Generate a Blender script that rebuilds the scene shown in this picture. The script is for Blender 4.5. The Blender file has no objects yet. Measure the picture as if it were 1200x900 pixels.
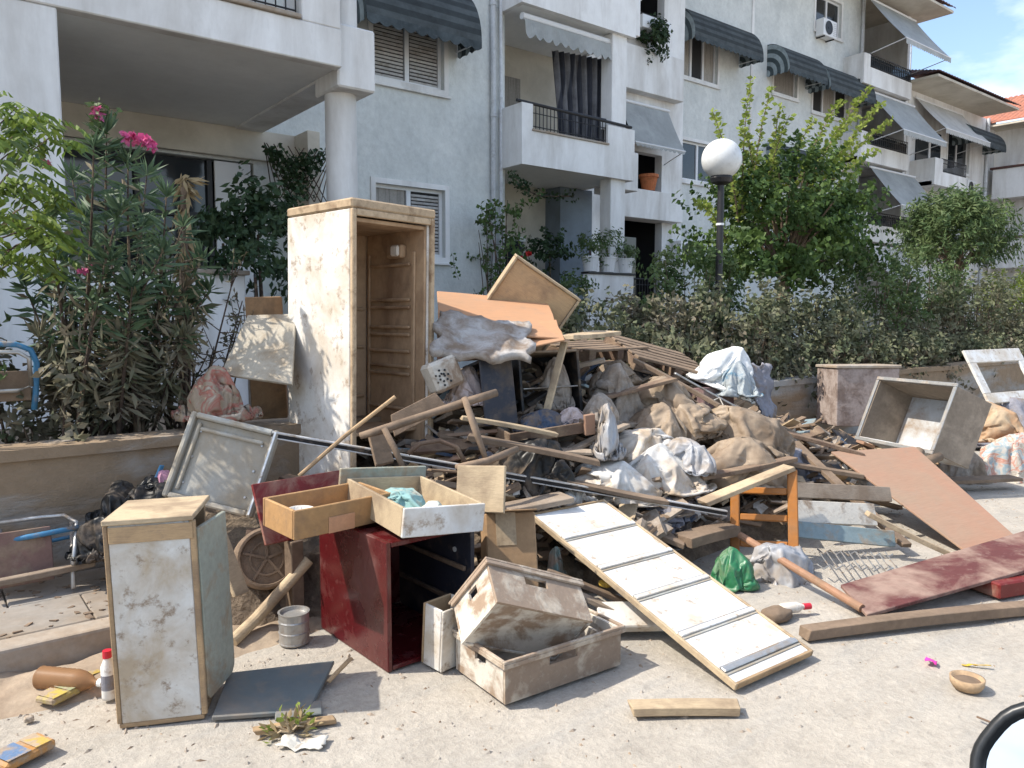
import bpy, bmesh, math, random
import numpy as np
from mathutils import Vector, Matrix, noise
rnd = random.Random(7)
R_ = math.radians
sc = bpy.context.scene
col = sc.collection
# ------------------------------------------------------------------ camera, sky, sun, exposure
# X runs along the street front (to the right), Y towards the flats, Z up
FOC, HOR, CAMH, YAW = 901.0, 370.0, 1.5, R_(52)
PITCH = math.atan((450 - HOR) / FOC)
cd = bpy.data.cameras.new('camera'); cam = bpy.data.objects.new('camera', cd); col.objects.link(cam)
cd.sensor_width = 36; cd.lens = 36 * FOC / 1200; cd.clip_start = 0.02; cd.clip_end = 2000
cam.location = (0, 0, CAMH); cam.rotation_euler = (R_(90) - PITCH, 0, YAW - R_(90))
sc.camera = cam
SUN_EL = R_(50)
sun_az = YAW + R_(90) + R_(8)            # direction towards the sun, counter-clockwise from +X
sdir = Vector((math.cos(sun_az) * math.cos(SUN_EL), math.sin(sun_az) * math.cos(SUN_EL), math.sin(SUN_EL)))
w = bpy.data.worlds.new('World'); sc.world = w; w.use_nodes = True
nt = w.node_tree; nt.nodes.clear()
out = nt.nodes.new('ShaderNodeOutputWorld'); bg = nt.nodes.new('ShaderNodeBackground')
sky = nt.nodes.new('ShaderNodeTexSky'); sky.sky_type = 'NISHITA'; sky.sun_disc = False
sky.sun_elevation = SUN_EL; sky.sun_rotation = R_(90) - sun_az
sky.air_density = 1.0; sky.dust_density = 1.6; sky.ozone_density = 1.2
bg.inputs['Strength'].default_value = 0.15
# thin bright cloud veils across the whole sky
tc = nt.nodes.new('ShaderNodeTexCoord'); mp = nt.nodes.new('ShaderNodeMapping'); mp.inputs['Scale'].default_value = (1.6, 1.6, 4.5)
mp.inputs['Location'].default_value = (0.35, 0.1, 0.3)
cn = nt.nodes.new('ShaderNodeTexNoise'); cn.inputs['Scale'].default_value = 1.7; cn.inputs['Detail'].default_value = 7; cn.inputs['Roughness'].default_value = .55
cr = nt.nodes.new('ShaderNodeValToRGB'); cr.color_ramp.elements[0].position = .48; cr.color_ramp.elements[1].position = .72
mx = nt.nodes.new('ShaderNodeMix'); mx.data_type = 'RGBA'; mx.inputs[7].default_value = (6.0, 6.2, 6.4, 1)
nt.links.new(tc.outputs['Generated'], mp.inputs['Vector']); nt.links.new(mp.outputs[0], cn.inputs['Vector'])
nt.links.new(cn.outputs['Fac'], cr.inputs['Fac']); nt.links.new(cr.outputs['Color'], mx.inputs[0])
nt.links.new(sky.outputs['Color'], mx.inputs[6]); nt.links.new(mx.outputs[2], bg.inputs['Color']); nt.links.new(bg.outputs[0], out.inputs['Surface'])
sl = bpy.data.lights.new('sun', 'SUN'); sl.energy = 3.15; sl.angle = R_(.53); sl.color = (1, .93, .82)
so = bpy.data.objects.new('sun', sl); col.objects.link(so); so.location = sdir * 60
so.rotation_euler = sdir.to_track_quat('Z', 'Y').to_euler()
vs = sc.view_settings; vs.view_transform = 'Standard'; vs.look = 'None'; vs.exposure = 1.02; vs.gamma = 1
sc.render.engine = 'CYCLES'; sc.cycles.max_bounces = 6; sc.cycles.diffuse_bounces = 4; sc.cycles.transparent_max_bounces = 12
sc.render.resolution_x, sc.render.resolution_y = 1024, 768

# ------------------------------------------------------------------ helpers
_fw = Vector((math.cos(YAW), math.sin(YAW), 0)); _z = Vector((0, 0, 1))
_F = _fw * math.cos(PITCH) - _z * math.sin(PITCH); _U = _fw * math.sin(PITCH) + _z * math.cos(PITCH)
_R = Vector((math.sin(YAW), -math.cos(YAW), 0)); _C = Vector((0, 0, CAMH))
def ray(x, y): return _F + _R * ((x - 600) / FOC) + _U * ((450 - y) / FOC)
def W(x, y, d): return _C + ray(x, y) * d                     # survey point at distance d
def G(x, y, z=0.0): r = ray(x, y); return _C + r * ((z - CAMH) / r.z)     # survey point at height z
def V(x, y, v): r = ray(x, y); return _C + r * (v / r.y)      # survey point on a plane parallel to the street
def frame(P0, P1, P2, off=(0, 0, 0)):
    X = (P1 - P0).normalized(); Y = P2 - P0; Y = (Y - X * Y.dot(X)).normalized(); Z = X.cross(Y)
    m = Matrix((X, Y, Z)).transposed().to_4x4(); m.translation = P0
    return m @ Matrix.Translation(off)
def pose(loc, rx=0, ry=0, rz=0):
    from mathutils import Euler
    return Matrix.Translation(loc) @ Euler((R_(rx), R_(ry), R_(rz))).to_matrix().to_4x4()
def along(a, b, roll=0.0):
    """matrix at a with +X towards b, Z as upright as possible"""
    X = (b - a).normalized(); up = Vector((0, 0, 1))
    if abs(X.z) > .97: up = Vector((0, 1, 0))
    Y = up.cross(X).normalized(); Z = X.cross(Y)
    m = Matrix((X, Y, Z)).transposed().to_4x4(); m.translation = a
    return m @ Matrix.Rotation(R_(roll), 4, 'X')

class MB:
    def __init__(s): s.v = []; s.f = []
    def add(s, vs, fs):
        o = len(s.v); s.v += [tuple(v) for v in vs]; s.f += [tuple(i + o for i in f) for f in fs]; return s
    def box(s, x0, y0, z0, x1, y1, z1, m=None, j=0.0):
        vs = [Vector((x, y, z)) for z in (z0, z1) for (x, y) in ((x0, y0), (x1, y0), (x1, y1), (x0, y1))]
        if j: vs = [v + Vector((rnd.uniform(-j, j), rnd.uniform(-j, j), rnd.uniform(-j, j))) for v in vs]
        if m: vs = [m @ v for v in vs]
        return s.add(vs, [(0, 3, 2, 1), (4, 5, 6, 7), (0, 1, 5, 4), (1, 2, 6, 5), (2, 3, 7, 6), (3, 0, 4, 7)])
    def tube(s, pts, r, n=8, cap=True):
        pts = [Vector(p) for p in pts]; rs = r if isinstance(r, (list, tuple)) else [r] * len(pts); rings = []
        for i, p in enumerate(pts):
            t = (pts[min(i + 1, len(pts) - 1)] - pts[max(i - 1, 0)]).normalized()
            a = Vector((0, 0, 1)) if abs(t.z) < .9 else Vector((1, 0, 0))
            x = t.cross(a).normalized(); y = t.cross(x)
            rings.append([p + (x * math.cos(2 * math.pi * k / n) + y * math.sin(2 * math.pi * k / n)) * rs[i] for k in range(n)])
        vs = [v for q in rings for v in q]; fs = []
        for i in range(len(pts) - 1):
            for k in range(n):
                k2 = (k + 1) % n; fs.append((i * n + k, i * n + k2, (i + 1) * n + k2, (i + 1) * n + k))
        if cap: fs += [tuple(range(n))[::-1], tuple((len(pts) - 1) * n + k for k in range(n))]
        return s.add(vs, fs)
    def lathe(s, prof, n=24, m=None):
        vs = []; fs = []
        for (r, z) in prof:
            for k in range(n):
                a = 2 * math.pi * k / n; v = Vector((r * math.cos(a), r * math.sin(a), z)); vs.append(m @ v if m else v)
        for i in range(len(prof) - 1):
            for k in range(n):
                k2 = (k + 1) % n; fs.append((i * n + k, i * n + k2, (i + 1) * n + k2, (i + 1) * n + k))
        return s.add(vs, fs)
    def prism(s, poly, h0, h1, m=None):
        n = len(poly); vs = [Vector((x, y, h0)) for x, y in poly] + [Vector((x, y, h1)) for x, y in poly]
        if m: vs = [m @ v for v in vs]
        return s.add(vs, [tuple(range(n))[::-1], tuple(range(n, 2 * n))] + [(k, (k + 1) % n, n + (k + 1) % n, n + k) for k in range(n)])
    def mesh(s, name, mat, bevel=0.0, smooth=False, seg=1):
        me = bpy.data.meshes.new(name); me.from_pydata(s.v, [], s.f)
        bm = bmesh.new(); bm.from_mesh(me)
        if bevel:
            bmesh.ops.bevel(bm, geom=[e for e in bm.edges if e.is_manifold and e.calc_face_angle(0) > .5], offset=bevel, segments=seg, affect='EDGES', profile=.5, clamp_overlap=True)
        bmesh.ops.recalc_face_normals(bm, faces=bm.faces)
        bm.to_mesh(me); bm.free()
        if mat: me.materials.append(mat)
        if smooth:
            for p in me.polygons: p.use_smooth = True
        return me
def put(name, me, parent=None, m=None, kind=None):
    o = bpy.data.objects.new(name, me); col.objects.link(o)
    if parent: o.parent = parent
    if m is not None: o.matrix_local = m
    if kind: o['kind'] = kind
    return o
def tag(o, label, cat, group=None):
    o['label'] = label; o['category'] = cat
    if group: o['group'] = group
    return o
def thing(name, label, cat, m=None, group=None):
    o = bpy.data.objects.new(name, None); col.objects.link(o); o.empty_display_size = .1
    if m is not None: o.matrix_world = m
    return tag(o, label, cat, group)
def solo(name, me, m, label, cat, group=None):
    return tag(put(name, me, None, m), label, cat, group)
def copy_tree(o, parent=None):
    c = o.copy(); col.objects.link(c); c.parent = parent
    for ch in o.children: copy_tree(ch, c)
    return c
def bx(name, dims, mat, parent=None, at=(0, 0, 0), bevel=.003, m=None, j=0.0):
    """one box part spanning dims from at"""
    b = MB().box(0, 0, 0, *dims, j=j)
    mm = Matrix.Translation(at) if m is None else m
    return put(name, b.mesh(name, mat, min(bevel, min(dims) * .3)), parent, mm)

# ------------------------------------------------------------------ procedural materials
def lin(r, g, b):
    f = lambda c: (c / 255 / 12.92 if c / 255 <= .04045 else ((c / 255 + .055) / 1.055) ** 2.4)
    return (f(r), f(g), f(b))
MUD = (.29, .22, .16)
MATS = {}
def dirty(name, base, mud=MUD, amt=.3, scale=3.0, rough=.7, bump=.15, var=.18, sharp=.06, metal=0.0, streak=(1, 1, 1), grain=None, spec=.3, world=False, bscale=None, alpha=None, trans=0.0, splash=.5, crinkle=0.0, scol=None):
    if name in MATS: return MATS[name]
    m = bpy.data.materials.new(name); m.use_nodes = True; MATS[name] = m
    t = m.node_tree; N = t.nodes; L = t.links; b = N['Principled BSDF']
    co = N.new('ShaderNodeTexCoord'); oi = N.new('ShaderNodeObjectInfo')
    ad = N.new('ShaderNodeVectorMath'); ad.operation = 'ADD'
    if world:
        geo = N.new('ShaderNodeNewGeometry'); src = geo.outputs['Position']
    else:
        mu = N.new('ShaderNodeMath'); mu.operation = 'MULTIPLY'; mu.inputs[1].default_value = 37.0
        L.new(oi.outputs['Random'], mu.inputs[0]); L.new(co.outputs['Object'], ad.inputs[0]); L.new(mu.outputs[0], ad.inputs[1]); src = ad.outputs[0]
    mp = N.new('ShaderNodeMapping'); mp.inputs['Scale'].default_value = streak; L.new(src, mp.inputs['Vector'])
    n1 = N.new('ShaderNodeTexNoise'); n1.inputs['Scale'].default_value = scale; n1.inputs['Detail'].default_value = 8; n1.inputs['Roughness'].default_value = .62; n1.inputs['Distortion'].default_value = .4
    L.new(mp.outputs[0], n1.inputs['Vector'])
    rp = N.new('ShaderNodeValToRGB'); c = .5 + (.5 - amt) * .42
    rp.color_ramp.elements[0].position = max(0, c - sharp); rp.color_ramp.elements[1].position = min(1, c + sharp); L.new(n1.outputs['Fac'], rp.inputs['Fac'])
    # small scale value variation of both layers
    n2 = N.new('ShaderNodeTexNoise'); n2.inputs['Scale'].default_value = scale * 5.3; n2.inputs['Detail'].default_value = 6; n2.inputs['Roughness'].default_value = .7
    if grain:
        mg = N.new('ShaderNodeMapping'); mg.inputs['Scale'].default_value = grain; L.new(src, mg.inputs['Vector']); L.new(mg.outputs[0], n2.inputs['Vector'])
    else: L.new(src, n2.inputs['Vector'])
    mr = N.new('ShaderNodeMapRange'); mr.inputs[1].default_value = .25; mr.inputs[2].default_value = .75; mr.inputs[3].default_value = 1 - var; mr.inputs[4].default_value = 1 + var
    L.new(n2.outputs['Fac'], mr.inputs[0])
    rv = N.new('ShaderNodeMapRange'); rv.inputs[3].default_value = .88; rv.inputs[4].default_value = 1.1; L.new(oi.outputs['Random'], rv.inputs[0])
    mm2 = N.new('ShaderNodeMath'); mm2.operation = 'MULTIPLY'; L.new(mr.outputs[0], mm2.inputs[0])
    if world: mm2.inputs[1].default_value = 1
    else: L.new(rv.outputs[0], mm2.inputs[1])
    mx = N.new('ShaderNodeMix'); mx.data_type = 'RGBA'; mx.inputs[6].default_value = (*base, 1); mx.inputs[7].default_value = (*mud, 1); L.new(rp.outputs['Color'], mx.inputs[0])
    mo = mx.outputs[2]
    if splash:      # dried splashes and dust, finer than the stains
        n3 = N.new('ShaderNodeTexNoise'); n3.inputs['Scale'].default_value = scale * 3.7; n3.inputs['Detail'].default_value = 9; n3.inputs['Roughness'].default_value = .72; L.new(mp.outputs[0], n3.inputs['Vector'])
        r3 = N.new('ShaderNodeValToRGB'); r3.color_ramp.elements[0].position = .55; r3.color_ramp.elements[1].position = .66; r3.color_ramp.elements[1].color = (splash, splash, splash, 1); L.new(n3.outputs['Fac'], r3.inputs['Fac'])
        x3 = N.new('ShaderNodeMix'); x3.data_type = 'RGBA'; L.new(r3.outputs['Color'], x3.inputs[0]); L.new(mo, x3.inputs[6]); x3.inputs[7].default_value = (*scol, 1) if scol else (mud[0] * .85 + .03, mud[1] * .85 + .03, mud[2] * .85 + .03, 1); mo = x3.outputs[2]
    vm = N.new('ShaderNodeVectorMath'); vm.operation = 'SCALE'; L.new(mo, vm.inputs[0]); L.new(mm2.outputs[0], vm.inputs['Scale'])
    L.new(vm.outputs[0], b.inputs['Base Color'])
    r2 = N.new('ShaderNodeMapRange'); r2.inputs[3].default_value = rough; r2.inputs[4].default_value = .92; L.new(rp.outputs['Color'], r2.inputs[0]); L.new(r2.outputs[0], b.inputs['Roughness'])
    b.inputs['Metallic'].default_value = metal; b.inputs['Specular IOR Level'].default_value = spec
    if trans: b.inputs['Transmission Weight'].default_value = trans
    if alpha is not None: b.inputs['Alpha'].default_value = alpha
    if bump:
        hs = N.new('ShaderNodeMath'); hs.operation = 'MULTIPLY_ADD'; hs.inputs[1].default_value = .6; L.new(rp.outputs['Color'], hs.inputs[0]); L.new(n2.outputs['Fac'], hs.inputs[2])
        bp = N.new('ShaderNodeBump'); bp.inputs['Strength'].default_value = bump; bp.inputs['Distance'].default_value = bscale or .01; L.new(hs.outputs[0], bp.inputs['Height']); L.new(bp.outputs[0], b.inputs['Normal'])
    if crinkle:
        nk = N.new('ShaderNodeTexNoise'); nk.noise_type = 'RIDGED_MULTIFRACTAL'; nk.inputs['Scale'].default_value = 9; nk.inputs['Detail'].default_value = 4; nk.inputs['Distortion'].default_value = .9; L.new(src, nk.inputs['Vector'])
        bk = N.new('ShaderNodeBump'); bk.inputs['Strength'].default_value = crinkle; bk.inputs['Distance'].default_value = .02; L.new(nk.outputs[0], bk.inputs['Height']); L.new(bk.outputs[0], b.inputs['Normal'])
    return m
def plain(name, c, rough=.6, metal=0.0, spec=.4, emit=None):
    if name in MATS: return MATS[name]
    m = bpy.data.materials.new(name); m.use_nodes = True; MATS[name] = m
    b = m.node_tree.nodes['Principled BSDF']; b.inputs['Base Color'].default_value = (*c, 1); b.inputs['Roughness'].default_value = rough
    b.inputs['Metallic'].default_value = metal; b.inputs['Specular IOR Level'].default_value = spec
    return m
def leafmat(name, c1, c2, trans=.3, scale=6, rough=.55):
    if name in MATS: return MATS[name]
    m = bpy.data.materials.new(name); m.use_nodes = True; MATS[name] = m
    t = m.node_tree; N = t.nodes; L = t.links; b = N['Principled BSDF']
    co = N.new('ShaderNodeTexCoord'); n1 = N.new('ShaderNodeTexNoise'); n1.inputs['Scale'].default_value = scale; n1.inputs['Detail'].default_value = 4; L.new(co.outputs['Object'], n1.inputs['Vector'])
    rp = N.new('ShaderNodeValToRGB'); rp.color_ramp.elements[0].position = .35; rp.color_ramp.elements[1].position = .65
    rp.color_ramp.elements[0].color = (*c1, 1); rp.color_ramp.elements[1].color = (*c2, 1); L.new(n1.outputs['Fac'], rp.inputs['Fac'])
    L.new(rp.outputs['Color'], b.inputs['Base Color']); b.inputs['Roughness'].default_value = rough; b.inputs['Specular IOR Level'].default_value = .25
    tr = N.new('ShaderNodeBsdfTranslucent'); L.new(rp.outputs['Color'], tr.inputs['Color']); ms = N.new('ShaderNodeMixShader'); ms.inputs[0].default_value = trans
    o = N['Material Output']; L.new(b.outputs[0], ms.inputs[1]); L.new(tr.outputs[0], ms.inputs[2]); L.new(ms.outputs[0], o.inputs['Surface'])
    return m

stucco = dirty('stucco', (.68, .70, .68), (.53, .555, .545), .45, 1.6, .9, .5, .12, .2, spec=.1, bscale=.03, world=True, streak=(1, 1, .6), splash=.25)
white_wall = dirty('white_wall', (.78, .78, .77), (.50, .48, .45), .32, 1.1, .85, .1, .05, .16, spec=.15, world=True, streak=(1.4, 1.4, .30), splash=.2)
cream_wall = dirty('cream_wall', (.60, .56, .48), (.42, .38, .31), .25, 1.2, .9, .1, .06, .2, spec=.1, world=True, splash=.12)
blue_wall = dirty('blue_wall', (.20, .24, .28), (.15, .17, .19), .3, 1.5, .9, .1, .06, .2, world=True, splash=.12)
soffit = dirty('soffit', (.82, .83, .82), (.72, .73, .72), .3, .9, .95, .08, .05, .25, world=True, splash=.12)
frame_white = plain('window_frame_white', (.72, .73, .74), .4)
slat_m = dirty('shutter_slat', (.42, .41, .40), (.3, .28, .25), .3, 4, .5, .05)
glass_d = plain('window_glass', (.02, .025, .03), .06, 0, .6)
curtain_m = dirty('curtain_cloth', (.35, .33, .30), (.25, .23, .21), .4, 5, .9, .1, streak=(6, 6, .3))
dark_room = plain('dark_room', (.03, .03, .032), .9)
iron = plain('black_iron', (.018, .018, .02), .45)
pipe_m = dirty('pipe_grey', (.55, .57, .59), (.4, .4, .4), .2, 3, .5, .05)
awn_dark = dirty('awning_dark', (.035, .045, .05), (.09, .11, .12), .4, 2.0, .8, .1, .15, .15)
awn_grey = dirty('awning_grey', (.40, .415, .41), (.27, .285, .28), .35, 1.0, .85, .1, .1, .2)
awn_cream = dirty('awning_cream', (.50, .50, .48), (.36, .35, .33), .3, 1.0, .85, .1, .1, .2)
roof_dark = dirty('roof_dark', (.10, .05, .045), (.06, .04, .035), .4, 4, .9, .3)
roof_red = dirty('roof_red', (.34, .135, .085), (.22, .10, .07), .4, 3, .9, .3)
def stripes(name, c1, c2, freq, axis=0):
    if name in MATS: return MATS[name]
    m = bpy.data.materials.new(name); m.use_nodes = True; MATS[name] = m
    t = m.node_tree; N = t.nodes; L = t.links; b = N['Principled BSDF']
    co = N.new('ShaderNodeTexCoord'); sp = N.new('ShaderNodeSeparateXYZ'); L.new(co.outputs['Object'], sp.inputs[0])
    if axis == 'r':
        ln = N.new('ShaderNodeVectorMath'); ln.operation = 'LENGTH'; cm = N.new('ShaderNodeCombineXYZ'); L.new(sp.outputs[1], cm.inputs[1]); L.new(sp.outputs[2], cm.inputs[2]); L.new(cm.outputs[0], ln.inputs[0]); o = ln.outputs['Value']
    else: o = sp.outputs[axis]
    a = N.new('ShaderNodeMath'); a.operation = 'MULTIPLY'; a.inputs[1].default_value = freq; L.new(o, a.inputs[0])
    s = N.new('ShaderNodeMath'); s.operation = 'SINE'; L.new(a.outputs[0], s.inputs[0])
    rp = N.new('ShaderNodeValToRGB'); rp.color_ramp.elements[0].position = .42; rp.color_ramp.elements[1].position = .58
    h = N.new('ShaderNodeMath'); h.operation = 'MULTIPLY_ADD'; h.inputs[1].default_value = .5; h.inputs[2].default_value = .5; L.new(s.outputs[0], h.inputs[0]); L.new(h.outputs[0], rp.inputs['Fac'])
    rp.color_ramp.elements[0].color = (*c1, 1); rp.color_ramp.elements[1].color = (*c2, 1); nf = N.new('ShaderNodeTexNoise'); nf.inputs['Scale'].default_value = 3.5; nf.inputs['Detail'].default_value = 8; nf.inputs['Roughness'].default_value = .7; L.new(co.outputs['Object'], nf.inputs['Vector'])
    fd = N.new('ShaderNodeMapRange'); fd.inputs[1].default_value = .3; fd.inputs[2].default_value = .7; fd.inputs[3].default_value = .65; fd.inputs[4].default_value = 1.6; L.new(nf.outputs['Fac'], fd.inputs[0])
    sc_ = N.new('ShaderNodeVectorMath'); sc_.operation = 'SCALE'; L.new(rp.outputs['Color'], sc_.inputs[0]); L.new(fd.outputs[0], sc_.inputs['Scale']); L.new(sc_.outputs[0], b.inputs['Base Color']); b.inputs['Roughness'].default_value = .85
    return m
dome_end = stripes('awning_end_stripes', (.04, .055, .06), (.22, .26, .27), 24, 'r')
dome_top = stripes('awning_top_stripes', (.022, .028, .03), (.05, .06, .063), 30, 2)
curtain_stripe = stripes('striped_curtain', (.03, .033, .045), (.14, .14, .15), 30, 0)

# ------------------------------------------------------------------ ground
def sheet(name, x0, y0, x1, y1, nx, ny, zf, mat, kind='structure'):
    vs = []; fs = []
    for j in range(ny + 1):
        for i in range(nx + 1):
            x = x0 + (x1 - x0) * i / nx; y = y0 + (y1 - y0) * j / ny; vs.append((x, y, zf(x, y)))
    for j in range(ny):
        for i in range(nx):
            a = j * (nx + 1) + i; fs.append((a, a + 1, a + nx + 2, a + nx + 1))
    me = bpy.data.meshes.new(name); me.from_pydata(vs, [], fs); me.materials.append(mat)
    for p in me.polygons: p.use_smooth = True
    return put(name, me, None, None, kind)
# dusty road: dried flood silt over asphalt, one material built from several noises in world space
def road_material():
    m = bpy.data.materials.new('road_silt'); m.use_nodes = True; t = m.node_tree; N = t.nodes; L = t.links; b = N['Principled BSDF']
    g = N.new('ShaderNodeNewGeometry')
    def ns(s, d=8, r=.6, vec=None):
        n = N.new('ShaderNodeTexNoise'); n.inputs['Scale'].default_value = s; n.inputs['Detail'].default_value = d; n.inputs['Roughness'].default_value = r; L.new(vec or g.outputs['Position'], n.inputs['Vector']); return n
    def ramp(src, a, b_, c1=(0, 0, 0, 1), c2=(1, 1, 1, 1)):
        r = N.new('ShaderNodeValToRGB'); r.color_ramp.elements[0].position = a; r.color_ramp.elements[1].position = b_; r.color_ramp.elements[0].color = c1; r.color_ramp.elements[1].color = c2; L.new(src, r.inputs['Fac']); return r
    def mix(f, a, b_):
        x = N.new('ShaderNodeMix'); x.data_type = 'RGBA'; L.new(f, x.inputs[0])
        for s, v in ((6, a), (7, b_)):
            if isinstance(v, tuple): x.inputs[s].default_value = (*v, 1)
            else: L.new(v, x.inputs[s])
        return x.outputs[2]
    big = ramp(ns(.55).outputs['Fac'], .36, .66); mid = ramp(ns(3.2, 9, .66).outputs['Fac'], .38, .68); fine = ramp(ns(38, 6, .75).outputs['Fac'], .3, .75); vfine = ns(160, 3, .7)
    c = mix(big.outputs[0], (.425, .385, .33), (.36, .33, .285)); c = mix(mid.outputs[0], c, (.47, .43, .372))
    dk = ramp(ns(7.5, 9, .7).outputs['Fac'], .60, .70); c2 = mix(dk.outputs[0], c, (.31, .28, .24))
    mpn = N.new('ShaderNodeMapping'); mpn.inputs['Rotation'].default_value = (0, 0, R_(-6)); mpn.inputs['Scale'].default_value = (.25, 2.2, 1); L.new(g.outputs['Position'], mpn.inputs['Vector'])
    trk = ramp(ns(2.0, 6, .6, mpn.outputs[0]).outputs['Fac'], .5, .72); c3 = mix(trk.outputs[0], c2, (.385, .365, .33))
    sp = N.new('ShaderNodeVectorMath'); sp.operation = 'SCALE'; mr = N.new('ShaderNodeMapRange'); mr.inputs[3].default_value = .80; mr.inputs[4].default_value = 1.14; L.new(fine.outputs[0], mr.inputs[0]); L.new(c3, sp.inputs[0]); L.new(mr.outputs[0], sp.inputs['Scale'])
    L.new(sp.outputs[0], b.inputs['Base Color']); b.inputs['Roughness'].default_value = .95; b.inputs['Specular IOR Level'].default_value = .1
    a1 = N.new('ShaderNodeMath'); a1.operation = 'MULTIPLY_ADD'; a1.inputs[1].default_value = 2.2; L.new(mid.outputs[0], a1.inputs[0]); L.new(fine.outputs[0], a1.inputs[2])
    a2 = N.new('ShaderNodeMath'); a2.operation = 'MULTIPLY_ADD'; a2.inputs[1].default_value = .5; L.new(vfine.outputs['Fac'], a2.inputs[0]); L.new(a1.outputs[0], a2.inputs[2])
    bp = N.new('ShaderNodeBump'); bp.inputs['Strength'].default_value = .5; bp.inputs['Distance'].default_value = .012; L.new(a2.outputs[0], bp.inputs['Height']); L.new(bp.outputs[0], b.inputs['Normal'])
    return m
road_m = road_material()
def rz(x, y): return .012 * noise.noise(Vector((x * .9, y * .9, 3))) + .006 * noise.noise(Vector((x * 3.1, y * 3.1, 9))) - .012
road = sheet('road', -6, -3, 16, 3.70, 260, 90, rz, road_m)
ground = sheet('ground', -400, -400, 600, 600, 4, 4, lambda x, y: -.06, road_m)
soil_m = dirty('garden_soil', (.16, .12, .085), (.26, .20, .14), .5, 2, .95, .5, .25, .2, world=True)
pave_m = dirty('paving_concrete', (.27, .25, .225), (.24, .19, .14), .6, 2.2, .92, .35, .18, .14, world=True)
kerb_m = dirty('kerb_concrete', (.36, .33, .29), (.30, .23, .165), .5, 3, .92, .35, .18, .14, world=True)
far = dirty('far_paving', (.36, .33, .29), (.30, .25, .19), .5, 1, .95, .1, world=True)
garden = sheet('garden_bed', -14, 4.9, 45, 17, 60, 12, lambda x, y: .48 + .05 * noise.noise(Vector((x * .7, y * .7, 0))), soil_m)
pave = thing('pavement', '', ''); pave['kind'] = 'structure'; del pave['label'], pave['category']
b = MB().box(-14, 3.72, -.05, 45, 4.72, .085); put('pavement_bed', b.mesh('pavement_bed', pave_m), pave)
slab_me = MB().box(0, 0, 0, .595, .392, .04).mesh('paving_slab', pave_m, .006)
kerb_me = MB().box(0, 0, 0, .99, .14, .19).mesh('kerb_stone', kerb_m, .014, seg=2)
for i in range(-4, 13):
    for j in range(2):
        o = put('paving_slab', slab_me, pave, Matrix.Translation((i * .6 + .3 * j, 3.86 + j * .4 + .004, .078 + rnd.uniform(-.004, .004))) @ Matrix.Rotation(rnd.uniform(-.01, .01), 4, 'X'))
for i in range(-4, 13):
    put('kerb_stone', kerb_me, pave, Matrix.Translation((i * 1.0, 3.705 + rnd.uniform(-.004, .004), -.065)))
# ------------------------------------------------------------------ retaining wall of the garden
wall_m = dirty('garden_wall_render', (.33, .32, .30), (.26, .19, .125), .58, 1.6, .93, .7, .16, .07, world=True, streak=(.45, .45, 1.3), bscale=.02)
gw = thing('garden_wall', 'low rendered retaining wall with brown flood stains along the garden', 'wall', Matrix.Identity(4))
prof = [(4.72, 0), (4.72, .74), (4.695, .745), (4.695, .805), (4.97, .805), (4.97, 0)]
b = MB(); n = 120; xs = [-14 + 59 * i / n for i in range(n + 1)]
for x in xs: b.v += [(x, y + .012 * noise.noise(Vector((x * .8, y, z))), z + (.010 * noise.noise(Vector((x, 4, 2))) if z > .5 else 0)) for y, z in prof]
k = len(prof)
for i in range(n): b.f += [(i * k + q, i * k + q + 1, (i + 1) * k + q + 1, (i + 1) * k + q) for q in range(k - 1)]
put('wall_body', b.mesh('wall_body', wall_m), gw)
# ------------------------------------------------------------------ flats: wall slabs with real openings
def holed_wall(u0, u1, z0, z1, v, t, holes):
    us = sorted({u0, u1, *[h[0] for h in holes], *[h[1] for h in holes]}); zs = sorted({z0, z1, *[h[2] for h in holes], *[h[3] for h in holes]})
    us = [a for a in us if u0 <= a <= u1]; zs = [a for a in zs if z0 <= a <= z1]; b = MB()
    def hole(a, c): return any(h[0] < a < h[1] and h[2] < c < h[3] for h in holes)
    nu, nz = len(us) - 1, len(zs) - 1
    S = [[not hole((us[i] + us[i + 1]) / 2, (zs[j] + zs[j + 1]) / 2) for j in range(nz)] for i in range(nu)]
    for i in range(nu):
        for j in range(nz):
            if not S[i][j]: continue
            a, c, d, e = us[i], us[i + 1], zs[j], zs[j + 1]
            b.add([(a, v, d), (c, v, d), (c, v, e), (a, v, e)], [(0, 1, 2, 3)]); b.add([(a, v + t, d), (c, v + t, d), (c, v + t, e), (a, v + t, e)], [(3, 2, 1, 0)])
            for (ii, jj, q) in ((i - 1, j, ((a, d), (a, e))), (i + 1, j, ((c, d), (c, e))), (i, j - 1, ((a, d), (c, d))), (i, j + 1, ((a, e), (c, e)))):
                if 0 <= ii < nu and 0 <= jj < nz and S[ii][jj]: continue
                (p, r), (p2, r2) = q; b.add([(p, v, r), (p2, v, r2), (p2, v + t, r2), (p, v + t, r)], [(0, 1, 2, 3)])
    return b
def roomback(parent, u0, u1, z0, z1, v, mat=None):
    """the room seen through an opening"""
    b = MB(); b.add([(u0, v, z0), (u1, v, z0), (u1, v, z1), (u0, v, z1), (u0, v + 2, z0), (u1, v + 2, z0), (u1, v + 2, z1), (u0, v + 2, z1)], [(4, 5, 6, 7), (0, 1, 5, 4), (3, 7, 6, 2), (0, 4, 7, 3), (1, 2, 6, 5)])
    return put('room', b.mesh('room', mat or dark_room), parent)
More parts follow.
